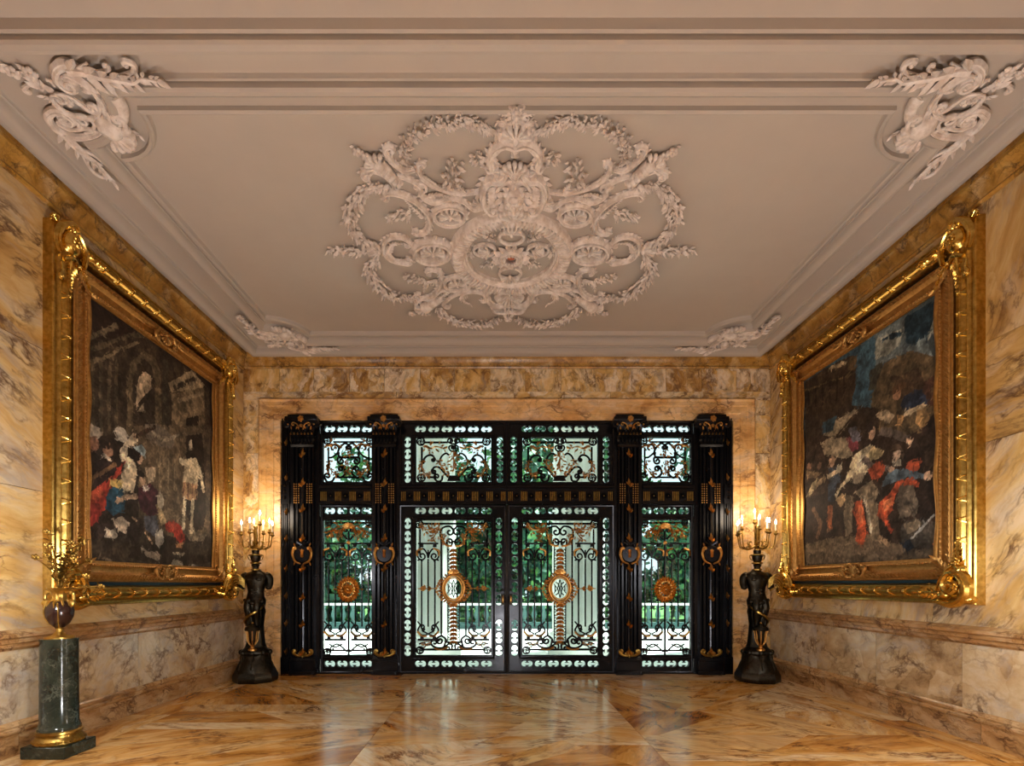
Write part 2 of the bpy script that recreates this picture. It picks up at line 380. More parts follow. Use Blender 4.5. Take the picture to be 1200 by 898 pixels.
    def build(s, name, m, parent=None, kind=None, sharp=32, root=None):
        V = np.array(s.v) if s.v else np.zeros((0, 3))
        W = s.fr.o + V @ s.fr.R
        loc = np.array(parent['_o'] if parent is not None else (0, 0, 0), float)
        if parent is None: loc = np.array([(W[:, 0].min() + W[:, 0].max()) / 2, (W[:, 1].min() + W[:, 1].max()) / 2, W[:, 2].min()])
        W = W - loc
        Fa = s.f if s.fr.det > 0 else [f[::-1] for f in s.f]
        me = bpy.data.meshes.new(name); me.from_pydata(W.tolist(), [], Fa)
        if m.name.endswith('marble'):
            at = me.attributes.new('muv', 'FLOAT_VECTOR', 'POINT'); at.data.foreach_set('vector', np.array(s.muv, np.float32).ravel())
            at = me.attributes.new('rnd', 'FLOAT_COLOR', 'POINT'); q = np.ones((len(V), 4), np.float32); q[:, :3] = np.array(s.rnd); at.data.foreach_set('color', q.ravel())
        me.materials.append(m); me.polygons.foreach_set('use_smooth', [True] * len(me.polygons)); me.update()
        if sharp: me.set_sharp_from_angle(angle=math.radians(sharp))
        o = bpy.data.objects.new(name, me); C.objects.link(o)
        if parent is not None:
            o.parent = parent; o['_o'] = parent['_o']
        else: o.location = loc.tolist(); o['_o'] = loc.tolist()
        if kind: o['kind'] = kind
        return o
def thing(name, label, cat, loc, group=None, kind=None):
    o = bpy.data.objects.new(name, None); C.objects.link(o); o.location = loc; o.empty_display_size = .1; o['_o'] = list(map(float, loc))
    if kind: o['kind'] = kind
    if label: o['label'] = label
    if cat: o['category'] = cat
    if group: o['group'] = group
    return o
def tag(o, label, cat, group=None, kind=None):
    if label: o['label'] = label
    if cat: o['category'] = cat
    if group: o['group'] = group
    if kind: o['kind'] = kind
    return o
def holed(outer, holes):
    """flat plate with openings -> triangulated verts, faces (front and back), via a filled curve"""
    cu = bpy.data.curves.new('t', 'CURVE'); cu.dimensions = '2D'; cu.fill_mode = 'BOTH'; cu.extrude = .5
    for P in [outer] + holes:
        sp = cu.splines.new('POLY'); sp.points.add(len(P) - 1); sp.use_cyclic_u = True
        for i, p in enumerate(P): sp.points[i].co = (p[0], p[1], 0, 1)
    ob = bpy.data.objects.new('t', cu); C.objects.link(ob)
    dg = bpy.context.evaluated_depsgraph_get(); dg.update()
    me = bpy.data.meshes.new_from_object(ob.evaluated_get(dg))
    V = [tuple(v.co) for v in me.vertices]; Fa = [tuple(p.vertices) for p in me.polygons]
    bpy.data.objects.remove(ob); bpy.data.curves.remove(cu); bpy.data.meshes.remove(me)
    return V, Fa
def plate(mb, outer, holes, n0, n1):
    V, Fa = holed(outer, holes); mb.add([(x, y, n0 + (z + .5) * (n1 - n0)) for x, y, z in V], Fa)
def rect(u0, u1, v0, v1): return [(u0, v0), (u1, v0), (u1, v1), (u0, v1)]
# ================================================================== ROOM
def clip(poly, p, nrm):
    a, b = [], []
    k = len(poly)
    for i in range(k):
        A, B = np.array(poly[i]), np.array(poly[(i + 1) % k]); da = float((A - p) @ nrm); db = float((B - p) @ nrm)
        (a if da >= 0 else b).append(tuple(A))
        if da * db < 0:
            X = tuple(A + (B - A) * da / (da - db)); a.append(X); b.append(X)
    return a, b
def area(P): return abs(sum(P[i][0] * P[(i + 1) % len(P)][1] - P[(i + 1) % len(P)][0] * P[i][1] for i in range(len(P)))) / 2
def bsp(poly, R, amax, angs):
    A = area(poly)
    if A < amax * R.uniform(.6, 1.5) or len(poly) < 3: return [poly]
    P = np.array(poly); best = None
    for _ in range(14):
        an = R.choice(angs); nr = np.array([-math.sin(an), math.cos(an)]); w = np.array([R.random() for _ in poly]) + .3; p = (P * w[:, None]).sum(0) / w.sum()
        a, b = clip(poly, p, nr)
        if len(a) < 3 or len(b) < 3: continue
        sc = min(area(a), area(b)) / A
        for q in (a, b):
            e = [np.linalg.norm(np.array(q[i]) - np.array(q[(i + 1) % len(q)])) for i in range(len(q))]
            sc -= .25 * (min(e) < .15) + .05 * (len(q) > 5)
        if best is None or sc > best[0]: best = (sc, a, b)
    if best is None: return [poly]
    return bsp(best[1], R, amax, angs) + bsp(best[2], R, amax, angs)
# floor: large slabs cut at odd angles, a border along the side walls
mb = MB(); R = random.Random(21)
for x0, x1 in ((XL - .02, XL + .42), (XR - .42, XR + .02)):
    y = -5.0
    while y < 7.6:
        L = R.uniform(.9, 1.7); y1 = min(7.6, y + L)
        mb.slab([(x0, y), (x1, y), (x1, y1), (x0, y1)], -.04, 0, PI / 2 + R.uniform(-.15, .15)); y = y1
mb.slab([(XL + .42, 7.02), (X0 - 1.5, 7.02), (X0 - 1.5, 7.6), (XL + .42, 7.6)], -.04, 0, .05)
mb.slab([(X0 - 1.5, 7.02), (X0 + 1.2, 7.02), (X0 + 1.2, 7.6), (X0 - 1.5, 7.6)], -.04, 0, .0)
mb.slab([(X0 + 1.2, 7.02), (XR - .42, 7.02), (XR - .42, 7.6), (X0 + 1.2, 7.6)], -.04, 0, -.06)
angs = [0, 0, PI / 2, .68, -.68, .68, -.68, 1.0, -.95, .25]
for x0, x1, a in ((XL + .42, X0 - 1.2, 1), (X0 - 1.2, X0 + 1.1, 1), (X0 + 1.1, XR - .42, 1)):
    for y0, y1 in ((-5, .5), (.5, 3.6), (3.6, 5.3), (5.3, 7.02)):
        for q in bsp(rect(x0, x1, y0, y1), R, .62, angs):
            P = np.array(q); e = [(np.linalg.norm(P[(i + 1) % len(P)] - P[i]), i) for i in range(len(P))]; _, i = max(e)
            d = P[(i + 1) % len(P)] - P[i]
            mb.slab(q, -.04, 0, -math.atan2(d[1], d[0]) + R.choice([0, .2, -.25, .5, 1.1]))
mb.build('floor', M['floor'], kind='structure')
b = MB(); b.box(XL - .2, XR + .2, -5.2, 7.9, -.2, -.042); b.build('floor', mat('slab_joint', S(70, 48, 30), .8), kind='structure').name = 'floor_bed'
# side walls: dado, upper slabs, behind them a plain backing
def side(fr, nm, nmr):
    R = random.Random(5 if nm == 'left' else 11)
    w = MB(fr)
    # upper part
    y = -5.0
    cuts = [-5, -3.6, -2.2, -.8, .6, 2.0, 3.3, 4.45, 5.6, 6.6, 7.5] if nm == 'left' else [-5, -3.6, -2.2, -.8, .7, 2.2, 3.6, 4.7, 5.7, 6.7, 7.5]
    for i in range(len(cuts) - 1):
        zs = [.93, 2.05, 3.2, 4.44] if nm == 'left' else [.93, 2.45, 3.25, 4.44]
        for j in range(3):
            w.slab(rect(cuts[i], cuts[i + 1], zs[j], zs[j + 1]), -.03, 0, R.choice([.35, .1, -.2, .45]) if nm == 'left' else R.choice([.9, .5, -.4, 1.3, 0]))
    w.box(-5, 7.8, 0, ZC, -.16, -.032)
    w.build('wall_' + nm, M['wall'], kind='structure')
    d = MB(fr)
    for i in range(len(cuts) - 1): d.slab(rect(cuts[i] - .3 if i else cuts[i], cuts[i + 1] - (.3 if i < len(cuts) - 2 else 0), .2, .86), -.03, .004, R.uniform(-1, 1))
    d.build('wall_' + nm + '_dado', M['dado'], kind='structure')
    # skirting with a moulded top
    s = MB(fr)
    for i in range(len(cuts) - 1): s.slab(rect(cuts[i] - .5 if i else cuts[i], cuts[i + 1] - (.5 if i < len(cuts) - 2 else 0), 0, .19), -.03, .03, R.uniform(-.3, .3))
    s.mould([(-5, .17), (7.5, .17)], [(0, 0), (0, .035), (.015, .045), (.03, .045), (.04, .03), (.055, .035), (.07, .025), (.085, .01), (.09, 0)], False)
    s.build('baseboard_' + nm, M['rail'], kind='structure')
    s = MB(fr)
    s.mould([(-5, .80), (7.5, .80)], [(0, 0), (0, .012), (.015, .02), (.02, .03), (.05, .032), (.055, .045), (.085, .05), (.1, .07), (.125, .075), (.135, .05), (.15, .03), (.155, 0)], False)
    s.build('trim_' + str(nmr), M['rail'], kind='structure')
    s = MB(fr)
    s.mould([(-5, 4.40), (7.5, 4.40)], [(0, 0), (0, .02), (.02, .03), (.035, .022), (.07, .03), (.14, .065), (.16, .085), (.185, .09), (.2, .075), (ZC - 4.40, .08), (ZC - 4.4, 0)], False)
    s.build('trim_' + str(nmr + 1), M['cornice'], kind='structure')
side(FLW, 'left', 1); side(FRW, 'right', 3)
# entrance wall
w = MB(FD()); R = random.Random(3)
OW, OH = 3.27, 3.765
x = -3.815; k = 0
while x < 3.8:
    L = .52 if k % 2 == 0 else .5; x1 = min(3.815, x + L)
    if 3.815 - x1 < .25: x1 = 3.815
    w.slab(rect(x, x1, 4.09, 4.44), -.03, 0, R.uniform(-.15, .15), flip=1 if k % 2 else -1); x = x1; k += 1
for x0, x1 in ((-3.815, -2.9), (-2.9, -1.6), (-1.6, .1), (.1, 1.5), (1.5, 2.8), (2.8, 3.815)):
    w.slab(rect(x0, x1, 3.97, 4.09), -.03, 0, 1.4)
for sg in (-1, 1):
    for z0, z1 in ((0, .8), (.8, 1.55), (1.55, 2.4), (2.4, 3.2), (3.2, 3.75), (3.75, 3.97)):
        w.slab(rect(*sorted((sg * 3.815, sg * 3.5)), z0, z1), -.03, 0, R.uniform(-.4, .4))
w.box(-3.84, -OW - .02, 0, ZC, -.3, -.032); w.box(OW + .02, 3.84, 0, ZC, -.3, -.032); w.box(-OW - .02, OW + .02, OH + .01, ZC, -.3, -.032)
w.build('wall_back', M['frieze'], kind='structure')
s = MB(FD()); s.mould([(-3.815, 4.42), (3.815, 4.42)], [(0, 0), (0, .02), (.02, .03), (.035, .02), (.07, .03), (.13, .06), (.15, .08), (.175, .085), (.19, .07), (ZC - 4.42, .075), (ZC - 4.42, 0)], False)
s.build('trim_5', M['cornice'], kind='structure')
# moulded marble architrave round the bronze doors
s = MB(FD())
s.mould([(3.575, 0), (3.575, 3.975), (-3.575, 3.975), (-3.575, 0)],
        [(0, 0), (0, .05), (.02, .065), (.035, .05), (.045, .042), (.10, .042), (.11, .03), (.205, .03), (.215, .018), (.225, .016), (.30, .01), (.305, -.03), (.305, -.25)], False)
s.build('trim_6', M['arch'], kind='structure')
# wall behind the camera and ceiling
b = MB(); b.box(XL - .16, XR + .16, -5.2, -5.0, 0, ZC); b.build('wall_rear', M['wall'], kind='structure')
b = MB(); b.box(XL - .16, XR + .16, -5.2, 7.8, ZC, ZC + .2); b.build('ceiling', M['plaster'], kind='structure')
def notched(x, y0, y1, r, k=8):
    """rectangle with quarter-circle bites at its corners, in the ceiling plane (u right, v away)"""
    P = []
    for (cx, cy, a0) in ((x, y0, PI), (x, y1, -PI / 2), (-x, y1, 0), (-x, y0, PI / 2)):
        P += arc((cx, cy), r, a0, a0 - PI / 2, k)
    return P
trim = []
def ceil_mould(path, prof, i):
    s = MB(FC()); s.mould(path, prof); return s.build('trim_%d' % i, M['plaster'], kind='structure')
# great half-round moulding next to the walls, flat band outside it a little lower
h = 3.655
ceil_mould([(h, 3.05), (h, 7.40), (-h, 7.40), (-h, 3.05)], [(-.008, 0), (0, .035), (.004, .055), (.026, .058), (.028, .038), (.034, .04), (.036, .085), (.05, .10), (.08, .108), (.11, .098), (.135, .068), (.145, .034), (.15, .018), (.168, .02), (.172, .006), (.178, 0)], 7)
ceil_mould(notched(3.225, 3.38, 7.12, .42), [(-.01, 0), (0, .028), (.016, .03), (.018, .014), (.024, .014), (.027, .062), (.045, .076), (.07, .078), (.095, .064), (.112, .036), (.12, .014), (.132, .012), (.135, 0)], 8)
ceil_mould(notched(3.05, 3.60, 6.86, .41), [(0, 0), (.001, .034), (.02, .044), (.036, .032), (.042, .01), (.05, 0)], 9)
b = MB(); b.box(XL, XR, 2.2, 2.9, ZC - .012, ZC + .01); b.build('trim_10', M['cornice'], kind='structure')
# ================================================================== CEILING ORNAMENT
def cp(px, py, h=.03):
    """point of the ceiling seen at a spot of the photograph, in metres left/right of the centre line and away from the camera"""
    d = (ZC - h - 1.3) * F / (685 - py); return np.array([(px - 583) * d / F - X0, d])
med = thing('ceiling_medallion', 'large pale plaster rococo medallion of scrolls, shells and leafy garlands on the ceiling centre', 'ceiling medallion', (X0, 5.2, ZC))
def cropper(ox, oy, s, flipx=True):
    def g(*pts):
        out = []
        for (x, y) in pts:
            p = cp(ox + x / s, oy + y / s); out.append(np.array([-p[0], p[1]]) if flipx else p)
        return out
    return g
A = cropper(380, 110, 5.44); Bq = cropper(380, 240, 5.44); E = cropper(510, 120, 6.65); G = cropper(510, 235, 6.667)
NAMES = []
for sg in (-1, 1):
    fr = FC(sg, h=1.3)
    def part(nm, fn):
        m_ = MB(fr); m_.rs = .78; m_.fringe = True; fn(m_); return m_.build(nm, M['relief'], med, sharp=50)
    # leafy garlands
    for q, w, sd in ((A((550, 480), (520, 400), (520, 320), (580, 250), (680, 200), (780, 175), (880, 168), (960, 190), (1040, 220), (1130, 280)), .105, 1),
                     (A((430, 590), (330, 590), (250, 620), (195, 680), (170, 750), (165, 820), (190, 890), (260, 940), (340, 960)), .13, 2),
                     (Bq((340, 350), (290, 400), (300, 460), (370, 530), (450, 580), (550, 592), (600, 600)), .15, 3),
                     (Bq((720, 660), (780, 710), (860, 745), (960, 757), (1060, 745), (1120, 725)), .13, 4)):
        part('garland', lambda m_: m_.gar(cr(q, 8), w, .012, 1.9, sd))
    part('leaf_spray', lambda m_: m_.gar(cr(Bq((330, 290), (240, 285), (140, 288), (20, 292)), 6), .13, .01, 1.7, 6))
    # cornucopia at the upper corner
    def horn(m_):
        m_.rib(scr(A((580, 490), (520, 500), (460, 465), (405, 410), (385, 370)), A((425, 365))[0], turns=.7), .03, groove=True)
        m_.rib(scr(A((450, 610), (425, 565), (370, 515), (300, 492), (250, 505)), A((262, 535))[0], turns=.6), .03, groove=True)
        P = cr(A((350, 440), (400, 480), (450, 530), (500, 560)), 6)
        m_.tube(P, lambda t: .055 - .035 * t, 10, 1, .7, .035)
        for k in range(6): p = P[min(len(P) - 1, k * 3)]; m_.blob((p[0], p[1], .05), .05 - .005 * k, .05 - .005 * k, .03)
        q = A((350, 450))[0]; m_.shell(q, .11, math.atan2(-.15, .2), .03, 7)
        for c in ((300, 420), (265, 395), (210, 365)): m_.flower(A(c)[0], .042, .03)
        m_.acan(cr(A((330, 430), (270, 395), (190, 345)), 4), .07, .015, seed=4)
    part('cornucopia', horn)
    def s1(m_):
        m_.rib(scr(A((1010, 590), (1000, 620), (950, 636), (850, 640), (740, 612), (655, 570), (605, 510), (600, 458)), A((628, 455))[0], turns=.6), .028, groove=True)
        m_.acan(cr(A((900, 640), (860, 590), (830, 560)), 4), .06, .015, seed=8)
        m_.acan(cr(A((780, 620), (700, 570), (650, 530)), 5), .045, .02, seed=9)
    part('scroll', s1)
    part('leaf_spray', lambda m_: m_.gar(cr(A((830, 600), (800, 520), (850, 430)), 5), .16, .012, 1.6, 9, False))
    part('leaf_spray', lambda m_: m_.gar(cr(A((1060, 460), (1010, 420), (950, 380)), 5), .11, .012, 1.6, 10, False))
    def s2(m_):
        m_.rib(scr(A((480, 530), (560, 560), (610, 600), (620, 660), (700, 700), (800, 672), (880, 690), (950, 742), (1000, 735)), A((985, 710))[0], A((470, 570))[0], .5), .028, groove=True)
        m_.rib(scr(A((620, 650), (650, 630), (640, 590), (600, 580)), A((605, 605))[0], turns=.9), .02)
        m_.acan(cr(A((640, 660), (720, 640), (800, 660)), 4), .06, .02, seed=12)
    part('scroll', s2)
    def s3(m_):
        m_.rib(scr(A((380, 655), (410, 634), (480, 642), (570, 682), (635, 742), (672, 805), (668, 860), (640, 890), (590, 895)), A((590, 880))[0], A((400, 665))[0], .7), .034, groove=True)
        m_.acan(cr(A((640, 790), (560, 720), (510, 670)), 5), .05, .02, both=True, seed=3)
        m_.gar(cr(A((560, 760), (500, 770), (410, 800)), 5), .12, .01, 1.5, 31, False)
    part('scroll', s3)
    def ov(cx, cy, rx, ry, g, w=.028, sh=.1, n=8):
        def f(m_):
            P = [g((cx + rx * math.cos(a), cy + ry * math.sin(a)))[0] for a in np.linspace(0, 2 * PI, 28, endpoint=False)]
            m_.tube(P, w, 7, n=.02, closed=True); m_.tube([p * 1 for p in P], w * .4, 5, n=.02 + w, closed=True)
            c = np.mean(P, 0); m_.shell(c + np.array([0, sh * .25]), sh, -PI / 2, .02, n, 3.6)
            for k in range(0, 28, 2):
                d = P[k] - c; m_.leaf(P[k], math.atan2(d[1], d[0]) + .5, w * 2, w * 1.3, .5, .01, .01)
        return f
    part('shell_cartouche', ov(800, 770, 100, 62, A, .026, .1))
    part('shell_cartouche', ov(690, 292, 115, 65, Bq, .036, .12))
    part('shell_cartouche', ov(850, 500, 85, 45, Bq, .022, .1))
    def s4(m_):
        m_.rib(scr(Bq((545, 240), (500, 212), (440, 208), (390, 235), (375, 285), (400, 335), (450, 362), (530, 378)), Bq((520, 355))[0], Bq((520, 250))[0], .6), .034, groove=True)
        m_.acan(cr(Bq((400, 300), (430, 250), (500, 245)), 4), .07, .02, seed=5); m_.acan(cr(Bq((400, 300), (440, 345), (540, 345)), 4), .07, .02, seed=6)
        m_.shell(Bq((350, 290))[0], .12, 0, .02, 7)
    part('scroll', s4)
    def s5(m_):
        m_.rib(scr(Bq((690, 415), (735, 430), (748, 480), (735, 530), (700, 575), (640, 600)), Bq((650, 575))[0], Bq((700, 440))[0], .6), .034, groove=True)
        m_.acan(cr(Bq((720, 480), (660, 500), (640, 540)), 4), .08, .02, seed=15)
        m_.gar(cr(Bq((650, 480), (580, 470), (510, 460)), 4), .12, .01, 1.5, 17, False)
    part('scroll', s5)
    def s6(m_):
        m_.rib(scr(Bq((800, 560), (740, 560), (680, 610), (620, 600)), Bq((630, 620))[0], turns=.6), .03)
        P = cr(Bq((760, 590), (700, 620), (640, 650)), 5); m_.tube(P, lambda t: .03 + .05 * t, 9, 1, .7, .03)
        m_.shell(Bq((640, 650))[0], .12, math.atan2(.12, .12), .03, 7); m_.flower(Bq((560, 690))[0], .05, .03); m_.flower(Bq((600, 670))[0], .05, .03)
        m_.acan(cr(Bq((720, 600), (780, 560), (840, 545)), 4), .07, .02, seed=25)
    part('cornucopia', s6)
    def s7(m_):
        m_.rib(scr(Bq((760, 640), (800, 600), (870, 568), (960, 560), (1015, 575), (1035, 610)), Bq((1010, 615))[0], Bq((790, 650))[0], .6), .028, groove=True)
        m_.acan(cr(Bq((900, 570), (880, 610), (930, 640)), 4), .07, .015, seed=35)
    part('scroll', s7)
    def s8(m_):
        m_.rib(scr(Bq((1075, 545), (1040, 570), (1045, 620), (1090, 650), (1150, 645)), Bq((1140, 620))[0], Bq((1090, 575))[0], .7), .035, groove=True)
        m_.rib(scr(Bq((1060, 655), (1090, 690), (1150, 695), (1197, 680)), turns=.6), .03)
        m_.acan(cr(Bq((1190, 740), (1150, 700), (1110, 690)), 4), .07, .015, seed=36)
    part('scroll', s8)
    # great cartouche round the lion mask
    def c1(m_):
        m_.rib(scr(E((600, 560), (560, 510), (545, 560), (490, 600), (430, 600), (385, 650), (370, 720), (385, 790), (420, 835)), E((450, 812))[0], turns=1.1), .05, fh=1.1, groove=True)
        m_.rib(cr(E((620, 590), (540, 610), (490, 660), (475, 720), (500, 800)), 5), .03, .03)
        m_.rib(scr(E((400, 660), (380, 620), (410, 605)), turns=.5), .03, .03)
        for k in range(6): m_.leaf(E((480, 640 + 28 * k))[0], PI + .3 - .1 * k - PI, .09, .035, .5, .04, .01)
        m_.rib(scr(E((500, 580), (460, 590), (440, 570)), turns=.5), .02, .03)
        m_.shell(E((350, 790))[0], .07, PI * .8 - PI, .02, 5)
    part('scroll', c1)
    def c2(m_):
        m_.rib(scr(E((440, 500), (425, 440), (445, 390), (490, 345), (560, 325), (630, 350)), None, E((430, 520))[0], .6), .045, groove=True)
        m_.rib(scr(E((480, 405), (530, 375), (590, 380), (625, 415)), E((600, 420))[0], turns=.5), .02)
        m_.acan(cr(E((450, 430), (480, 480), (520, 500)), 4), .05, .02, seed=44); m_.shell(E((430, 530))[0], .08, PI * 1.2, .02, 5)
    part('scroll', c2)
    def c3(m_):
        m_.rib(scr(E((630, 155), (560, 175), (525, 220), (540, 275), (580, 305)), E((600, 285))[0], turns=.5), .028, groove=True)
        m_.rib(scr(E((630, 60), (585, 65), (570, 100), (590, 140)), turns=.5), .022)
        m_.rib(scr(E((530, 250), (490, 230), (485, 260)), turns=.5), .02); m_.acan(cr(E((560, 170), (520, 150), (490, 165)), 4), .06, .015, seed=51)
        m_.acan(cr(E((520, 260), (490, 290), (480, 300)), 4), .05, .015, seed=52); m_.acan(cr(E((590, 110), (550, 110), (520, 100)), 4), .05, .015, seed=53)
    part('scroll', c3)
    # inside the ring: sprays between four shells
    part('leaf_spray', lambda m_: m_.gar(cr(G((480, 320), (430, 280), (365, 240)), 4), .09, .01, 1.6, 61, False))
    part('leaf_spray', lambda m_: m_.gar(cr(G((480, 470), (430, 490), (370, 520)), 4), .09, .01, 1.6, 62, False))
    part('leaf_spray', lambda m_: m_.gar(cr(G((300, 340), (255, 390), (290, 450)), 4), .07, .01, 1.6, 63, False))
    def sh4(m_):
        c = G((385, 392))[0]; m_.tube(arc(c, .105, 0, 2 * PI, 24, .085)[:-1], .017, 7, n=.02, closed=True); m_.shell(c + np.array([.05 * 0 - .04, 0]), .1, 0, .02, 7, 2.6)
    part('shell', sh4)
# ring with gadroons, centred
CR = (0, 5.22)
m_ = MB(FC(h=1.25)); m_.mould(arc(CR, .47, 0, 2 * PI, 72)[:-1][::-1], [(-.03, 0), (-.03, .03), (-.015, .04), (0, .03), (.01, .045), (.05, .07), (.10, .075), (.13, .06), (.145, .03), (.15, 0)])
for i in range(84):
    a = 2 * PI * i / 84; d = np.array([math.cos(a), math.sin(a)]); c = np.array(CR)
    m_.tube([c + d * .485, c + d * .54, c + d * .59], [.008, .016, .012], 6, n=.062, fh=1.4)
m_.build('gadrooned_ring', M['relief'], med, sharp=40)
for v, d in ((4.93, -1), (5.5, 1)):
    m_ = MB(FC(h=1.25)); m_.tube(arc((0, v), .115, 0, 2 * PI, 24, .1)[:-1], .018, 7, n=.02, closed=True); m_.shell((0, v + .05 * -d * -1), .1, d * PI / 2 * -1 * -1, .02, 7, 2.6)
    m_.build('shell', M['relief'], med, sharp=50)
m_ = MB(FC(h=1.25)); m_.tube(arc((0, 5.22), .1, 0, 2 * PI, 24)[:-1], .03, 8, n=.03, closed=True)
for i in range(14):
    a = 2 * PI * i / 14; m_.leaf((math.cos(a) * .1, 5.22 + math.sin(a) * .1), a, .1, .06, .5, .02, .01); m_.blob((math.cos(a) * .07, 5.22 + math.sin(a) * .07, .05), .018)
m_.build('boss', M['relief'], med)
m_ = MB(FC(h=1.25)); m_.blob((0, 5.22, 0), .062, .062, .045, 16, 8); m_.build('boss_centre', M['copper'], med)['label'] = 'coppery red centre'
m_ = MB(FC(h=1.25)); c = E((615, 722))[0]; m_.lathe([(.19, 0), (.19, .02), (.17, .035), (.0001, .035)], (0, c[1], 0), 28, 'n'); m_.mask((0, c[1]), .17, .035, 1); m_.build('lion_mask', M['relief'], med, sharp=50)
m_ = MB(FC(h=1.25)); c = E((635, 240))[0]; m_.shell((0, c[1] + .05), .13, -PI / 2, .02, 7, 2.6); m_.build('shell', M['relief'], med, sharp=50)
m_ = MB(FC(h=1.25)); c = E((625, 510))[0]; m_.shell((0, c[1] + .05), .12, -PI / 2, .03, 7, 2.4); m_.flower((0, c[1] + .1), .05, .04)
m_.build('shell', M['relief'], med, sharp=50)
m_ = MB(FC(h=1.25)); c = E((635, 108))[0]; m_.mask((0, c[1]), .085, .02, 1, .8); m_.build('mask', M['relief'], med, sharp=50)
m_ = MB(FC(h=1.25)); c = Bq((1197, 600))[0]; m_.shell((0, c[1] - .08), .16, PI / 2, .02, 9, 2.8); m_.flower((0, c[1] + .12), .07, .03); m_.acan([np.array([0, c[1] + .1]), np.array([0, c[1] + .25]), np.array([0, c[1] + .33])], .1, .015, seed=77)
m_.build('shell', M['relief'], med, sharp=50)
m_ = MB(FC(h=1.25)); m_.shell((0, 5.22 + .62), .1, PI / 2, .05, 5, 2); m_.build('shell', M['relief'], med, sharp=50)
m_ = MB(FC(h=1.25)); m_.shell((0, 5.22 - .57), .16, -PI / 2, .05, 7, 1.6)
m_.build('shell', M['relief'], med, sharp=50)
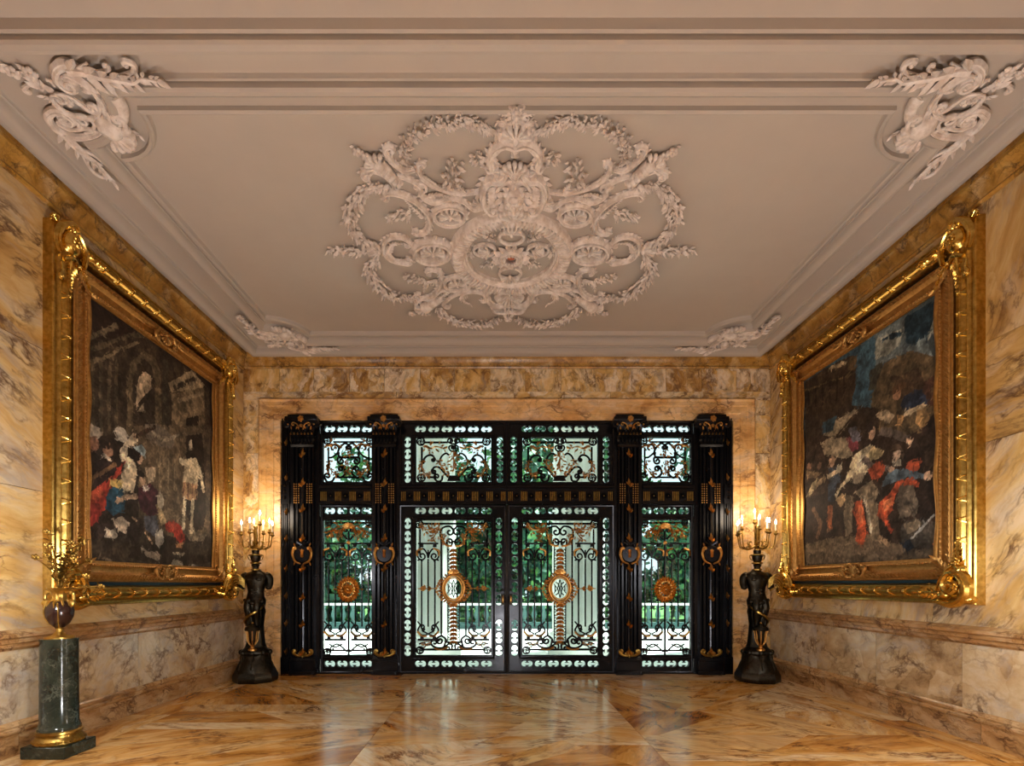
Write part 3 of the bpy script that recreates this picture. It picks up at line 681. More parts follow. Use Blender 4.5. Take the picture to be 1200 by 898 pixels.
# ------------------------------------------------------------------ four corner ornaments
K = cropper(0, 50, 5.44)
def corner(sx, flip, label):
    base = np.array([3.225, 3.38])          # corner of the second moulding, left half, front
    o = np.array([X0 + sx * base[0], 3.38 if not flip else 7.12])
    t = thing('corner_cartouche', label, 'ceiling ornament', (o[0], o[1], ZC), 'carved plaster corner ornaments of the ceiling')
    sc = 1.0 if not flip else .95
    fr = Fr((o[0], o[1], ZC), (sx, 0, 0), (0, -1 if flip else 1, 0), (0, 0, -1))
    def k(*pts):
        return [(p - base) * sc for p in K(*pts)]
    def part(nm, fn, m=M['relief']):
        q = MB(fr); q.rs = .66; fn(q); return q.build(nm, m, t, sharp=50)
    def a(q):
        q.rib(scr(k((690, 470), (650, 380), (590, 280), (530, 215), (480, 150), (410, 125), (360, 160), (360, 215), (395, 255)), k((440, 252))[0], turns=1.0), .05, .04, groove=True)
        q.rib(scr(k((640, 330), (560, 250), (490, 205), (430, 175), (395, 180)), turns=.6), .022, .07)
    part('scroll', a)
    def b(q):
        q.acan(cr(k((430, 140), (540, 150), (640, 180), (760, 200), (850, 215), (900, 190), (1000, 205)), 6), .15, .06, .6, .3, seed=5)
        q.acan(cr(k((560, 190), (620, 260), (690, 320)), 5), .09, .05, .7, seed=6); q.acan(cr(k((640, 200), (740, 250), (845, 280)), 5), .09, .05, .7, seed=7)
        q.rib(scr(k((700, 210), (790, 190), (850, 170), (850, 120), (800, 95)), k((800, 115))[0], turns=.5), .03, .05)
        q.rib(scr(k((570, 170), (640, 165), (690, 150)), k((680, 130))[0], turns=.6), .022, .05)
        q.rib(scr(k((480, 140), (530, 120), (550, 105)), turns=.6), .02, .06)
    part('acanthus_leaf', b)
    def c(q):
        q.rib(scr(k((600, 300), (635, 370), (625, 430), (570, 465), (450, 440), (370, 390), (330, 340)), k((345, 320))[0], k((575, 310))[0], .5), .026, .05, groove=True)
        q.rib(scr(k((350, 310), (430, 320), (500, 365), (560, 410)), k((585, 395))[0], turns=1.1), .026, .05)
        q.flower(k((420, 370))[0], .05, .03); q.acan(cr(k((470, 400), (430, 370), (390, 340)), 4), .07, .02, seed=9); q.flower(k((600, 390))[0], .03, .05)
        q.acan(cr(k((600, 330), (550, 290), (520, 250)), 4), .07, .02, seed=19)
    part('scroll', c)
    def d(q):
        q.rib(scr(k((660, 540), (600, 575), (500, 590), (410, 570), (340, 520), (305, 460), (340, 425)), k((385, 478))[0], turns=1.2), .045, .04, groove=True)
        q.rib(scr(k((640, 560), (560, 530), (460, 540), (400, 520)), k((400, 500))[0], turns=.6), .024, .05); q.rib(scr(k((540, 560), (590, 540), (600, 500), (570, 470)), k((550, 495))[0], turns=1), .022, .05)
        q.flower(k((520, 520))[0], .045, .04)
    part('scroll', d)
    def e(q):
        q.acan(cr(k((400, 560), (450, 620), (530, 690), (600, 740), (650, 800), (720, 870)), 6), .11, .05, .65, seed=15)
        q.rib(scr(k((430, 580), (520, 660), (600, 700), (650, 745)), turns=.5), .024, .05)
        q.rib(scr(k((520, 700), (560, 770), (600, 820)), k((620, 800))[0], turns=.8), .024, .04)
    part('acanthus_leaf', e)
    def f(q):
        p = k((700, 520), (740, 590)); q.tube(cr(k((720, 330), (770, 400), (775, 470), (745, 490)), 4), .045, 10, n=.03); q.tube(cr(k((560, 640), (630, 630), (700, 595)), 4), .04, 10, n=.03)
        q.blob((*p[0], .05), .09, .09, .07, 12, 7); q.shell(k((690, 545))[0], .16, math.atan2(.14, -.1 * 1), .04, 7, 2.0)
        q.rib(scr(k((700, 540), (760, 550), (800, 520), (790, 470)), k((765, 480))[0], turns=1.1), .028, .07); q.acan(cr(k((760, 560), (820, 560), (880, 595)), 4), .08, .02, seed=16)
        q.acan(cr(k((650, 400), (680, 470), (690, 540)), 4), .08, .05, seed=26)
    part('shell', f)
    def g(q):
        q.flower(k((80, 190))[0], .05, .03); q.acan(cr(k((120, 225), (90, 190), (50, 165)), 4), .07, .015, seed=17)
        q.acan(cr(k((270, 305), (200, 230), (150, 180)), 4), .1, .015, seed=18); q.flower(k((190, 195))[0], .05, .03)
        q.rib(scr(k((250, 290), (190, 270), (150, 290)), k((175, 310))[0], turns=.8), .02, .03); q.rib(scr(k((350, 280), (330, 250), (300, 235)), turns=.6), .02, .03)
        q.acan(cr(k((360, 330), (320, 320), (280, 295)), 4), .1, .015, seed=20); q.acan(cr(k((400, 390), (340, 380), (290, 360)), 4), .08, .015, seed=21); q.blob((*k((10, 165))[0], .02), .03)
    part('leaf_spray', g)
corner(-1, False, 'carved plaster corner ornament with leafy scrolls at the near left corner of the ceiling')
corner(1, False, 'carved plaster corner ornament with leafy scrolls at the near right corner of the ceiling')
corner(-1, True, 'small looking carved corner ornament on the ceiling above the far end of the left painting')
corner(1, True, 'small looking carved corner ornament on the ceiling above the far end of the right painting')
# ================================================================== BRONZE ENTRANCE
def dl(px, py): return np.array([(593.5 - px) / 80.93, (790.2 - py) / 80.93])   # left half, u grows to the left
def dcrop(ox, oy, s):
    def g(*pts): return [dl(ox + x / s, oy + y / s) for x, y in pts]
    return g
def dog(u, v, hor):
    """keyhole-like opening made of two overlapping discs"""
    r, d = .045, .035
    a = math.acos((d - .012) / r) if False else math.acos(.78)
    P = [(d + r * math.cos(t), r * math.sin(t)) for t in np.linspace(-PI + a, PI - a, 12)]
    P += [(-d - r * math.cos(t), -r * math.sin(t)) for t in np.linspace(-PI + a, PI - a, 12)]
    return [(u + x, v + y) if hor else (u - y, v + x) for x, y in P]
IR, GO = M['iron'], M['gold']
def frame_panel(fr, t, outer, glass, hz, vt, name='leaf_frame', pane=True):
    """bronze frame with rows of openings, mouldings round the glass, and the pane behind"""
    u0, u1, v0, v1 = outer; g = glass
    m_ = MB(fr)
    holes = [rect(*g)] + [dog(u, v, True) for u, v in hz] + [dog(u, v, False) for u, v in vt]
    plate(m_, rect(u0, u1, v0, v1), holes, -.055, 0)
    m_.mould(rect(g[0] - .045, g[1] + .045, g[2] - .045, g[3] + .045), [(-.01, 0), (-.004, .018), (.012, .022), (.02, .012), (.034, .012), (.045, -.02), (.045, -.055)])
    m_.mould(rect(u0, u1, v0, v1), [(0, -.05), (0, .018), (.012, .024), (.026, .018), (.03, 0)])
    for u, v in hz: m_.mould(dog(u, v, True)[::-1], [(0, 0), (.002, .008), (.01, .008), (.013, 0)])
    for u, v in vt: m_.mould(dog(u, v, False)[::-1], [(0, 0), (.002, .008), (.01, .008), (.013, 0)])
    m_.build(name, IR, t, sharp=35)
    if pane:
        q = MB(fr); q.box(u0 + .03, u1 - .03, v0 + .03, v1 - .03, -.068, -.062); q.build('glass_pane', M['glass'], t)
def sc_(mb, P, r=.010, n=-.02, end=True, fh=1.0):
    mb.tube(P, r, 6, 1, fh, n)
    if end: e = P[-1]; mb.blob((e[0], e[1], n), r * 1.5, r * 1.5, r * 1.5, 6, 4)
def lyre(ir, go, cx, y, w, dirn=1):
    """pair of opposed volutes on three bars under (or over) a short rail"""
    for q in (-1, 1):
        P = scr([(cx, y - dirn * .10), (cx + q * w * .12, y - dirn * .03), (cx + q * w * .45, y + dirn * .035), (cx + q * w * .85, y + dirn * .01), (cx + q * w, y - dirn * .05)], (cx + q * w * .55, y - dirn * .045), turns=1.2)
        sc_(ir, P, .009)
        sc_(ir, [np.array((cx + q * w * .52, y - dirn * .15)), np.array((cx + q * w * .75, y - dirn * .12)), np.array((cx + q * w * .95, y - dirn * .13))], .009)
        ir.tube([(cx + q * w * .62, y + dirn * .06), (cx + q * w * .62, y + dirn * .10)], .02, 8, n=-.02)
        go.tube(cr([(cx + q * w * .5, y + dirn * .04), (cx + q * w * 1.02, y + dirn * .005), (cx + q * w * 1.0, y - dirn * .07)], 4), .011, 5, n=-.012)
    ir.tube([(cx, y - dirn * .1), (cx, y + dirn * .02)], .008, n=-.02)
    ir.box(cx - w * .95, cx + w * .95, y + dirn * .10, y + dirn * .125, -.032, -.008, .004)
def basket(ir, go, cx, y, w):
    for q in (-1, 1):
        sc_(ir, scr([(cx + q * .01, y - .07), (cx + q * w * .6, y - .075), (cx + q * w, y - .01), (cx + q * w * .8, y + .06)], (cx + q * w * .62, y + .03), turns=1.1), .009)
        sc_(ir, scr([(cx, y - .06), (cx + q * w * .25, y - .035), (cx + q * w * .5, y - .02)], (cx + q * w * .36, y + .0), turns=1.0), .008)
        sc_(ir, [np.array((cx + q * w * .7, y + .07)), np.array((cx + q * w * 1.0, y + .12))], .008)
        ir.tube([(cx + q * w * .6, y - .09), (cx + q * w * .6, y - .13)], .02, 8, n=-.02)
        go.tube(cr([(cx + q * .02, y - .085), (cx + q * w * .6, y - .085), (cx + q * w * 1.04, y - .02)], 4), .011, 5, n=-.01)
    ir.box(cx - w, cx + w, y - .155, y - .125, -.032, -.008, .004)
def corner_ros(ir, u, v, r=.055):
    ir.tube(arc((u, v), r, 0, 2 * PI, 16)[:-1], .009, 6, n=-.02, closed=True)
    for k in range(4):
        a = PI / 4 + k * PI / 2; sc_(ir, scr([(u + math.cos(a) * r, v + math.sin(a) * r), (u + math.cos(a + .9) * r * .6, v + math.sin(a + .9) * r * .6)], (u + math.cos(a + .9) * r * .3, v + math.sin(a + .9) * r * .3), turns=.5), .006)
    ir.blob((u, v, -.02), .018)
def leafbits(go, P, w, n=-.006, seed=1, dens=1.0):
    go.gar(P, w * 1.65, n, dens * 1.25, seed, False); go.tube(P, .006, 5, n=n)
L1 = dcrop(470, 490, 8.16); L2 = dcrop(470, 600, 8.98); L3 = dcrop(470, 690, 8.55)
S1 = dcrop(330, 485, 7.81); S2 = dcrop(370, 600, 8.98); S3 = dcrop(370, 690, 8.55)
UC = .775   # centre of a door leaf
def side_items(sg):
    fr = FD(sg).at(0, 0, -.03)
    sd = 'left' if sg < 0 else 'right'
    # ---------------- transom light over the door leaf
    t = thing('window_%d' % (1 if sg < 0 else 2), None, None, (X0 + sg * UC, YB, 2.75), kind='structure')
    g = (UC - .547, UC + .547, 2.79, 3.435)
    hz = [(UC + d, 3.56) for d in (-.48, -.288, -.096, .096, .288, .48)]
    vt = [(u, (790.2 - y) / 80.93) for u in (.099, 1.443) for y in (517.5, 531.3, 545.2, 559)]
    frame_panel(fr, t, (.012, 1.56, 2.735, 3.66), g, hz, vt, 'window_frame')
    ir = MB(fr, UC); go = MB(fr, UC)
    for a, b in (((210, 225), (440, 225)), ((190, 270), (190, 510)), ((240, 560), (330, 560))):
        p, q = L1(a, b); ir.tube([p, q], .011, 4, n=-.02)
    corner_ros(ir, *L1((180, 215))[0]); corner_ros(ir, *L1((185, 565))[0])
    sc_(ir, scr(L1((205, 430), (215, 380), (250, 350), (290, 350), (315, 380)), L1((295, 385))[0], turns=1), .011)
    sc_(ir, scr(L1((445, 560), (405, 515), (360, 468), (315, 462), (288, 490)), L1((312, 495))[0], turns=1.2), .011)
    sc_(ir, scr(L1((390, 545), (380, 590), (340, 600), (312, 570)), L1((340, 565))[0], turns=1.1), .011)
    sc_(ir, scr(L1((330, 400), (360, 405), (380, 360), (420, 330), (450, 345)), turns=.6), .01)
    sc_(ir, scr(L1((498, 300), (480, 310), (455, 290), (455, 262), (480, 255)), L1((480, 275))[0], turns=1), .009)
    sc_(ir, scr(L1((498, 240), (470, 235), (440, 215), (450, 190), (475, 192)), L1((465, 208))[0], turns=1), .009)
    ir.prism([tuple(p) for p in L1((430, 600), (570, 600), (550, 545), (450, 545))], -.035, -.005) if False else None
    leafbits(go, cr(L1((215, 250), (260, 290), (330, 270), (430, 285)), 5), .085, seed=2, dens=.9)
    leafbits(go, cr(L1((200, 400), (190, 470), (230, 540), (270, 550)), 5), .075, seed=3, dens=.9)
    leafbits(go, cr(L1((360, 390), (375, 450), (410, 500), (460, 525)), 5), .07, seed=4, dens=.9)
    ir.build('scroll_grille', IR, t, sharp=50); go.build('gilt_foliage', GO, t, sharp=50)
    go = MB(fr); ir = MB(fr)
    leafbits(go, cr(L1((497, 310), (497, 400), (497, 500)), 5), .08, seed=5, dens=1.3); go.build('gilt_pendant', GO, t, sharp=50)
    p = L1((435, 598), (565, 598), (545, 545), (455, 545)); ir.prism([tuple(q) for q in p], -.035, -.002); ir.build('lamp_socket_plate', IR, t)
    # ---------------- door leaf
    t = thing('door_%d' % (1 if sg < 0 else 2), None, None, (X0 + sg * UC, YB, 0), kind='structure')
    g = (UC - .547, UC + .547, .268, 2.232)
    hz = [(UC + d, v) for d in (-.48, -.288, -.096, .096, .288, .48) for v in (2.368, .143)]
    vt = [(1.443, (790.2 - 613.4 - 14.98 * k) / 80.93) for k in range(11)] + [(.115, (790.2 - 613.4 - 14.98 * k) / 80.93) for k in range(11) if k not in (7,)]
    frame_panel(fr, t, (.012, 1.56, .012, 2.455), g, hz, vt)
    ir = MB(fr, UC); go = MB(fr, UC)
    dx = lambda o: UC + o / 80.93
    zz = lambda y: (790.2 - y) / 80.93
    for o in (22, 30, 37.7): ir.tube([(dx(o), zz(655)), (dx(o), zz(735))], .0085, 6, n=-.02)
    ir.tube([(dx(14.5), zz(628)), (dx(14.5), zz(746))], .0095, 6, n=-.02)
    ir.tube([(dx(6.8), zz(640)), (dx(6.8), zz(674))], .0065, 5, n=-.02); ir.tube([(dx(6.8), zz(706)), (dx(6.8), zz(752))], .0065, 5, n=-.02)
    lyre(ir, go, dx(30), zz(646), .155); basket(ir, go, dx(30), zz(739), .15)
    # arch with paired volutes
    sc_(ir, scr(L2((405, 260), (408, 200), (440, 160), (500, 148), (535, 175)), L2((492, 190))[0], turns=.9), .010)
    sc_(ir, scr(L2((540, 300), (520, 350), (480, 350), (475, 310)), L2((508, 318))[0], turns=1), .010)
    go.tube(cr(L2((420, 230), (435, 300), (470, 350), (530, 360)), 5), .012, 5, n=-.01)
    leafbits(go, cr(L2((470, 240), (440, 290), (450, 340)), 4), .06, seed=15)
    # scalloped loops beside the central chain
    for y in list(np.arange(646, 672, 6.6)) + list(np.arange(713, 752, 6.6)):
        sc_(ir, arc((dx(4.6), zz(y)), .028, -PI / 2, PI / 2, 6), .005, end=False)
    # top rail, corner rosettes, swags
    for a, b in ((zz(613.5), 1), (zz(762), 1)): ir.tube([(UC, a), (UC + .47, a)], .011, 4, n=-.02)
    ir.tube([(UC + .49, zz(620)), (UC + .49, zz(650))], .009, 4, n=-.02)
    corner_ros(ir, *L2((180, 125))[0]); corner_ros(ir, *L3((180, 622))[0], .05)
    leafbits(go, cr(L2((200, 110), (250, 180), (330, 180), (400, 150)), 5), .085, seed=6, dens=1.1)
    leafbits(go, cr(L2((390, 160), (360, 230), (300, 300)), 5), .085, seed=7, dens=1.1)
    sc_(ir, scr(L3((500, 540), (450, 540), (440, 510), (400, 478), (365, 490)), L3((392, 520))[0], turns=1.2), .011)
    sc_(ir, scr(L3((440, 520), (420, 590), (360, 600), (310, 580)), L3((345, 560))[0], turns=1), .011)
    sc_(ir, scr(L3((500, 620), (505, 570), (470, 560), (445, 580)), L3((470, 590))[0], turns=1), .010)
    sc_(ir, scr(L3((170, 560), (220, 545), (250, 570), (300, 560)), turns=.5), .008); sc_(ir, scr(L3((190, 600), (230, 590), (240, 560)), turns=.5), .007)
    go.tube(cr(L3((330, 600), (390, 615), (460, 590)), 5), .012, 5, n=-.012); leafbits(go, cr(L3((190, 560), (240, 560), (290, 545)), 4), .05, seed=16)
    ir.build('scroll_grille', IR, t, sharp=50)
    # festoons beside the oval
    for o, y in ((16, 681), (17.5, 684), (19, 687), (20.5, 690), (19.5, 694), (18, 697), (16, 700), (14, 703)): go.flower((dx(o), zz(y)), .024, -.012)
    go.tube([(dx(20), zz(690)), (dx(42), zz(690))], .006, 5, n=-.012); go.flower((dx(36), zz(690)), .045, -.012, 6); go.leaf((dx(26), zz(690)), .6, .07, .03, .4, -.012); go.leaf((dx(26), zz(690)), -.6, .07, .03, .4, -.012); go.leaf((dx(33), zz(690)), 1.2, .07, .03, .4, -.012)
    go.build('gilt_foliage', GO, t, sharp=50)
    # central chain of husks
    go = MB(fr)
    for y in list(np.arange(643, 674, 4.8)) + list(np.arange(708, 753, 4.8)):
        for q in (-1, 1): go.leaf((UC, zz(y)), -PI / 2 + q * .8, .085, .05, .5, -.012, .01)
        go.leaf((UC, zz(y)), -PI / 2, .062, .04, .5, -.008, .012)
    go.build('husk_chain', GO, t, sharp=50)
    # oval frame and cipher
    go = MB(fr); c = (UC, zz(690)); go.tube(arc(c, .155, 0, 2 * PI, 40, .19)[:-1], .016, 8, n=-.006, closed=True)
    go.tube(arc(c, .125, 0, 2 * PI, 40, .155)[:-1], .008, 6, n=-.006, closed=True)
    for i in range(34):
        a = 2 * PI * i / 34; go.leaf((c[0] + .165 * math.cos(a), c[1] + .20 * math.sin(a)), a + .25, .05 + .02 * (i % 2), .035, .5, -.015, .01)
    go.shell((c[0], c[1] + .2), .09, PI / 2, -.015, 7, 2.2); go.shell((c[0], c[1] - .2), .07, -PI / 2, -.015, 5, 2.0)
    go.build('oval_frame', GO, t, sharp=50)
    ir = MB(fr, UC)
    sc_(ir, arc((UC + .06, c[1]), .05, PI / 2, 3 * PI / 2, 10, .09), .006, end=False); pass
    ir.tube([(UC + .07, c[1] - .05), (UC + .07, c[1] + .05)], .006, 5, n=-.02); ir.tube([(UC, c[1] + .13), (UC - .035, c[1]), (UC, c[1] - .13)], .005, 5, n=-.02); ir.tube([(UC + .09, c[1] - .07), (UC + .035, c[1]), (UC + .09, c[1] + .07)], .005, 5, n=-.02)
    ir.build('cipher', IR, t)
    # handle plate near the meeting stile
    if sg < 0 or True:
        h = MB(fr); h.box(.03, .085, 1.0, 1.16, 0, .012, .004); h.tube(cr([(.06, 1.02, .01), (.06, 1.04, .055), (.06, 1.13, .055), (.06, 1.15, .01)], 4), .008, 6); h.blob((.06, 1.22, .01), .02); h.build('door_handle', M['bronze'], t); h = MB(fr); h.tube(cr([(.057, 1.03, .02), (.057, 1.045, .06), (.057, 1.12, .06), (.057, 1.14, .02)], 4), .009, 6); h.build('pull_bar', M['gold'], t)
    m_ = MB(fr); m_.box(-.004, .02, .02, 2.45, -.05, .012, .003); m_.tube([(.008, .02, .01), (.008, 2.45, .01)], .013, 8); m_.build('meeting_bead', IR, t)
    # ---------------- upper side light
    uc, gw = 2.305, .367
    t = thing('window_%d' % (3 if sg < 0 else 4), None, None, (X0 + sg * uc, YB, 2.75), kind='structure')
    hz = [(uc + d, 3.56) for d in (-.27, -.09, .09, .27)]
    frame_panel(fr, t, (1.93, 2.70, 2.735, 3.66), (uc - gw, uc + gw, 2.79, 3.435), hz, [], 'window_frame')
    ir = MB(fr, uc); go = MB(fr, uc)
    for a, b in (((460, 250), (600, 250)), ((415, 300), (415, 560)), ((470, 576), (600, 576))): ir.tube(S1(a, b), .010, 4, n=-.02)
    sc_(ir, scr(S1((470, 576), (450, 610), (405, 618), (380, 580)), S1((412, 578))[0], turns=1), .012); corner_ros(ir, *S1((405, 240))[0], .05)
    sc_(ir, scr(S1((480, 540), (520, 580), (570, 540), (560, 490)), S1((535, 508))[0], turns=1.1), .012)
    sc_(ir, scr(S1((690, 345), (690, 385), (640, 390), (560, 395), (505, 395), (500, 425)), S1((530, 415))[0], turns=1), .011)
    sc_(ir, scr(S1((500, 370), (510, 320), (560, 265), (600, 275)), S1((580, 292))[0], turns=1), .011)
    sc_(ir, scr(S1((415, 395), (450, 390), (500, 350)), S1((450, 370))[0], turns=.8), .010)
    leafbits(go, cr(S1((380, 290), (430, 290), (480, 270), (540, 300)), 5), .08, seed=2); leafbits(go, cr(S1((430, 420), (430, 490), (470, 540), (500, 560)), 5), .08, seed=3)
    ir.build('scroll_grille', IR, t, sharp=50); go.build('gilt_foliage', GO, t, sharp=50)
    go = MB(fr); leafbits(go, cr(S1((598, 320), (598, 360), (598, 385)), 3), .08, seed=5, dens=1.3); leafbits(go, cr(S1((598, 420), (598, 480), (598, 560)), 4), .075, seed=6, dens=1.3); go.build('gilt_pendant', GO, t, sharp=50)
    # ---------------- lower side light
    t = thing('window_%d' % (5 if sg < 0 else 6), None, None, (X0 + sg * uc, YB, 0), kind='structure')
    hz = [(uc + d, v) for d in (-.27, -.09, .09, .27) for v in (2.368, .143)]
    frame_panel(fr, t, (1.93, 2.70, .012, 2.455), (uc - gw, uc + gw, .268, 2.232), hz, [], 'window_frame')
    ir = MB(fr, uc); go = MB(fr, uc); dx2 = lambda o: uc + o / 80.93
    for o in (8, 15.7, 23.5): ir.tube([(dx2(o), zz(655)), (dx2(o), zz(735))], .0085, 6, n=-.02)
    lyre(ir, go, dx2(15.7), zz(646), .165); basket(ir, go, dx2(15.7), zz(739), .155)
    ir.tube([(uc, zz(612.5)), (uc + .33, zz(612.5))], .010, 4, n=-.02); ir.tube([(uc, zz(763)), (uc + .33, zz(763))], .010, 4, n=-.02)
    corner_ros(ir, *S2((120, 110))[0], .045); corner_ros(ir, *S3((100, 640))[0], .05)
    sc_(ir, scr(S2((320, 290), (280, 250), (250, 220), (270, 175)), S2((295, 190))[0], turns=1), .011)
    sc_(ir, scr(S3((300, 640), (260, 600), (200, 560), (140, 590)), S3((160, 600))[0], turns=.8), .009); sc_(ir, scr(S3((120, 560), (180, 590), (250, 560)), turns=.5), .008)
    leafbits(go, cr(S2((280, 140), (220, 160), (170, 190), (130, 260)), 5), .1, seed=8, dens=1.2); leafbits(go, cr(S2((290, 160), (260, 230), (220, 290)), 4), .05, seed=9)
    ir.build('scroll_grille', IR, t, sharp=50); go.build('gilt_foliage', GO, t, sharp=50)
    m_ = MB(fr); m_.tube([(uc, zz(622)), (uc, zz(768))], .0115, 6, n=-.02); m_.build('centre_bar', IR, t)
    go = MB(fr); go.shell((uc, zz(619)), .09, PI / 2, -.02, 9, 3.0, ry=.9); go.blob((uc, zz(636), -.01), .03, .03, .02); go.build('gilt_shell', GO, t)
    go = MB(fr); c = (uc, zz(691))
    for rr, n_, L_, W_ in ((.0, 14, .12, .035), (.085, 22, .08, .045), (.11, 24, .075, .04)):
        for i in range(n_):
            a = 2 * PI * (i + .5 * (rr > .1)) / n_; go.leaf((c[0] + rr * math.cos(a), c[1] + rr * 1.2 * math.sin(a)), a + (.3 if rr else 0), L_, W_, .5, .0 if rr else .012, .012)
    go.tube(arc(c, .095, 0, 2 * PI, 28, .115)[:-1], .012, 6, n=.0, closed=True); go.blob((c[0], c[1], .02), .03)
    go.leaf((c[0] - .17, c[1]), PI, .06, .03, .4, -.01); go.leaf((c[0] + .17, c[1]), 0, .06, .03, .4, -.01)
    go.build('sunburst_rosette', GO, t, sharp=50)
    # ---------------- pilasters
    for uu, hw, lab in ((1.755, .205, 'between %s door leaf and %s side light' % (sd, sd)), (2.93, .215, 'at the outer %s end of the entrance' % sd)):
        f2 = FD(sg)
        t = thing('bronze_pilaster', 'fluted bronze pilaster with gilt leaves ' + lab, 'pilaster', (X0 + sg * uu, YB - .03, 0), 'bronze pilasters of the entrance')
        m_ = MB(f2); m_.box(uu - hw, uu + hw, .0, 3.72, -.08, .0, .004)
        pr = []; w = .15
        for k in range(5):
            c = uu - w + (k + .5) * 2 * w / 5; b_ = w / 5
            if k == 2: pr += [(c - b_ * .9, .05), (c - b_ * .6, .07), (c, .078), (c + b_ * .6, .07), (c + b_ * .9, .05)]
            else: pr += [(c - b_ * .9, .055), (c - b_ * .55, .055), (c - b_ * .4, .035), (c, .022), (c + b_ * .4, .035), (c + b_ * .55, .055), (c + b_ * .9, .055)]
        pr = [(uu - w, 0), (uu - w, .05)] + pr + [(uu + w, .05), (uu + w, 0)]
        m_.loft([[(p[0], v, p[1]) for p in pr] for v in (.24, 3.28)])
        m_.build('shaft', IR, t, sharp=25)
        m_ = MB(f2)
        for a, b, e, n_ in ((0, .06, .195, .10), (.06, .20, .185, .085), (.20, .235, .18, .095), (.235, .26, .17, .085)): m_.box(uu - e, uu + e, a, b, -.02, n_, .006)
        m_.build('base', IR, t)
        m_ = MB(f2); go = MB(f2)
        m_.loft([[(uu - .15 - e, v, 0), (uu - .15 - e, v, n_), (uu + .15 + e, v, n_), (uu + .15 + e, v, 0)] for v, e, n_ in ((3.27, .01, .08), (3.30, .02, .1), (3.31, .0, .08), (3.45, .01, .085), (3.6, .05, .11), (3.63, .07, .13))])
        m_.box(uu - .23, uu + .23, 3.63, 3.69, 0, .15, .008); m_.box(uu - .20, uu + .20, 3.69, 3.725, 0, .12, .006)
        for k in range(7):
            x = uu - .15 + k * .05
            m_.leaf((x, 3.31), PI / 2, .17, .06, .5, .085, .03); 
            if k < 6: m_.leaf((x + .025, 3.38), PI / 2, .17, .06, .5, .09, .04); go.leaf((x + .025, 3.49), PI / 2 + .3 * (-1) ** k, .07, .028, .6, .118, .02)
            go.leaf((x, 3.42), PI / 2, .05, .022, .6, .118, .015)
        for q in (-1, 1):
            m_.rib(scr([(uu + q * .05, 3.48), (uu + q * .1, 3.58), (uu + q * .19, 3.62)], (uu + q * .185, 3.575), turns=1.2), .02, .12)
            go.rib(scr([(uu + q * .02, 3.48), (uu + q * .05, 3.57), (uu + q * .10, 3.60)], (uu + q * .095, 3.575), turns=1.0), .008, .135); go.blob((uu + q * .185, 3.575, .14), .014)
        go.flower((uu, 3.655), .05, .15, 6); go.leaf((uu, 3.6), PI / 2, .09, .04, .5, .14); go.flower((uu, 3.56), .03, .13)
        m_.build('capital', IR, t, sharp=40); go.build('gilt_capital_leaves', GO, t)
        for y in (533, 567, 597, 631, 666, 700, 731, 763):
            go = MB(f2); v = zz(y) - .03; go.leaf((uu + .012, v - .035), PI / 2 + .22, .14, .05, .7, .078, .02); go.leaf((uu + .012, v - .035), PI / 2 - .45, .07, .04, .6, .078, .015); go.leaf((uu - .002, v + .0), PI / 2 + .8, .06, .035, .5, .08, .01)
            go.build('gilt_leaf', GO, t)
        for k in (-.125, -.095, -.06, .06, .095, .125):
            go = MB(f2)
            for j in range(9): go.blob((uu + k, 2.475 + j * .033, .06), .0085, .011, .008, 6, 4)
            go.build('bead_row', GO, t)
        go = MB(f2); ir = MB(f2); c = (uu, zz(650))
        ir.lathe([(.12, 0), (.12, .085), (.105, .10), (.0001, .10)], (c[0], c[1], 0), 24, 'n', ell=1.05); ir.shell((c[0], c[1] + .12), .1, PI / 2, .05, 5, 2); ir.shell((c[0], c[1] - .12), .09, -PI / 2, .05, 5, 2)
        for q in (-1, 1):
            go.rib(scr([(c[0] + q * .02, c[1] - .14), (c[0] + q * .1, c[1] - .1), (c[0] + q * .135, c[1]), (c[0] + q * .12, c[1] + .08)], (c[0] + q * .1, c[1] + .09), turns=.7), .014, .10)
            go.leaf((c[0] + q * .13, c[1] + .02), PI / 2 + q * .6, .05, .02, .5, .1); go.leaf((c[0] + q * .1, c[1] + .11), PI / 2 - q * .4, .06, .025, .5, .09); go.leaf((c[0] + q * .1, c[1] - .11), -PI / 2 + q * .4, .06, .025, .5, .09)
            go.leaf((c[0], c[1] + .03), PI / 2 - q * .7, .045, .03, .5, .1)
        for v in (-.05, -.02, .01): go.leaf((c[0], c[1] + v), PI / 2 + .5, .04, .03, .5, .1); go.leaf((c[0], c[1] + v), PI / 2 - .5, .04, .03, .5, .1)
        go.flower((c[0], c[1] + .05), .025, .1)
        ir.build('cartouche', IR, t); go.build('gilt_cartouche_rim', GO, t)
        ir = MB(f2)
        for q in (-1, 1): ir.rib(scr([(uu + q * .02, .27), (uu + q * .08, .28), (uu + q * .13, .31)], (uu + q * .115, .335), turns=1), .016, .08)
        ir.shell((uu, .26), .08, PI / 2, .07, 5, 1.6); ir.build('foot_ornament', M['old_gold'], t)
    # ---------------- jamb with small gilt leaves
    f2 = FD(sg); t = thing('bronze_jamb', 'narrow ribbed black bronze jamb with small gilt leaves at the far %s edge of the entrance' % sd, 'door jamb', (X0 + sg * 3.19, YB - .03, 0), 'bronze jambs of the entrance')
    m_ = MB(f2); m_.box(3.14, 3.262, 0, 3.72, -.1, .0, .003)
    for k in range(4): m_.box(3.145 + k * .03, 3.163 + k * .03, .26, 3.70, 0, .018 if k != 1 else .03, .004)
    m_.box(3.14, 3.262, 0, .25, 0, .04, .006); m_.box(3.14, 3.262, 2.46, 2.74, 0, .034, .006)
    for v in (2.52, 2.6, 2.68): m_.leaf((3.2, v), PI / 2, .07, .06, .5, .034)
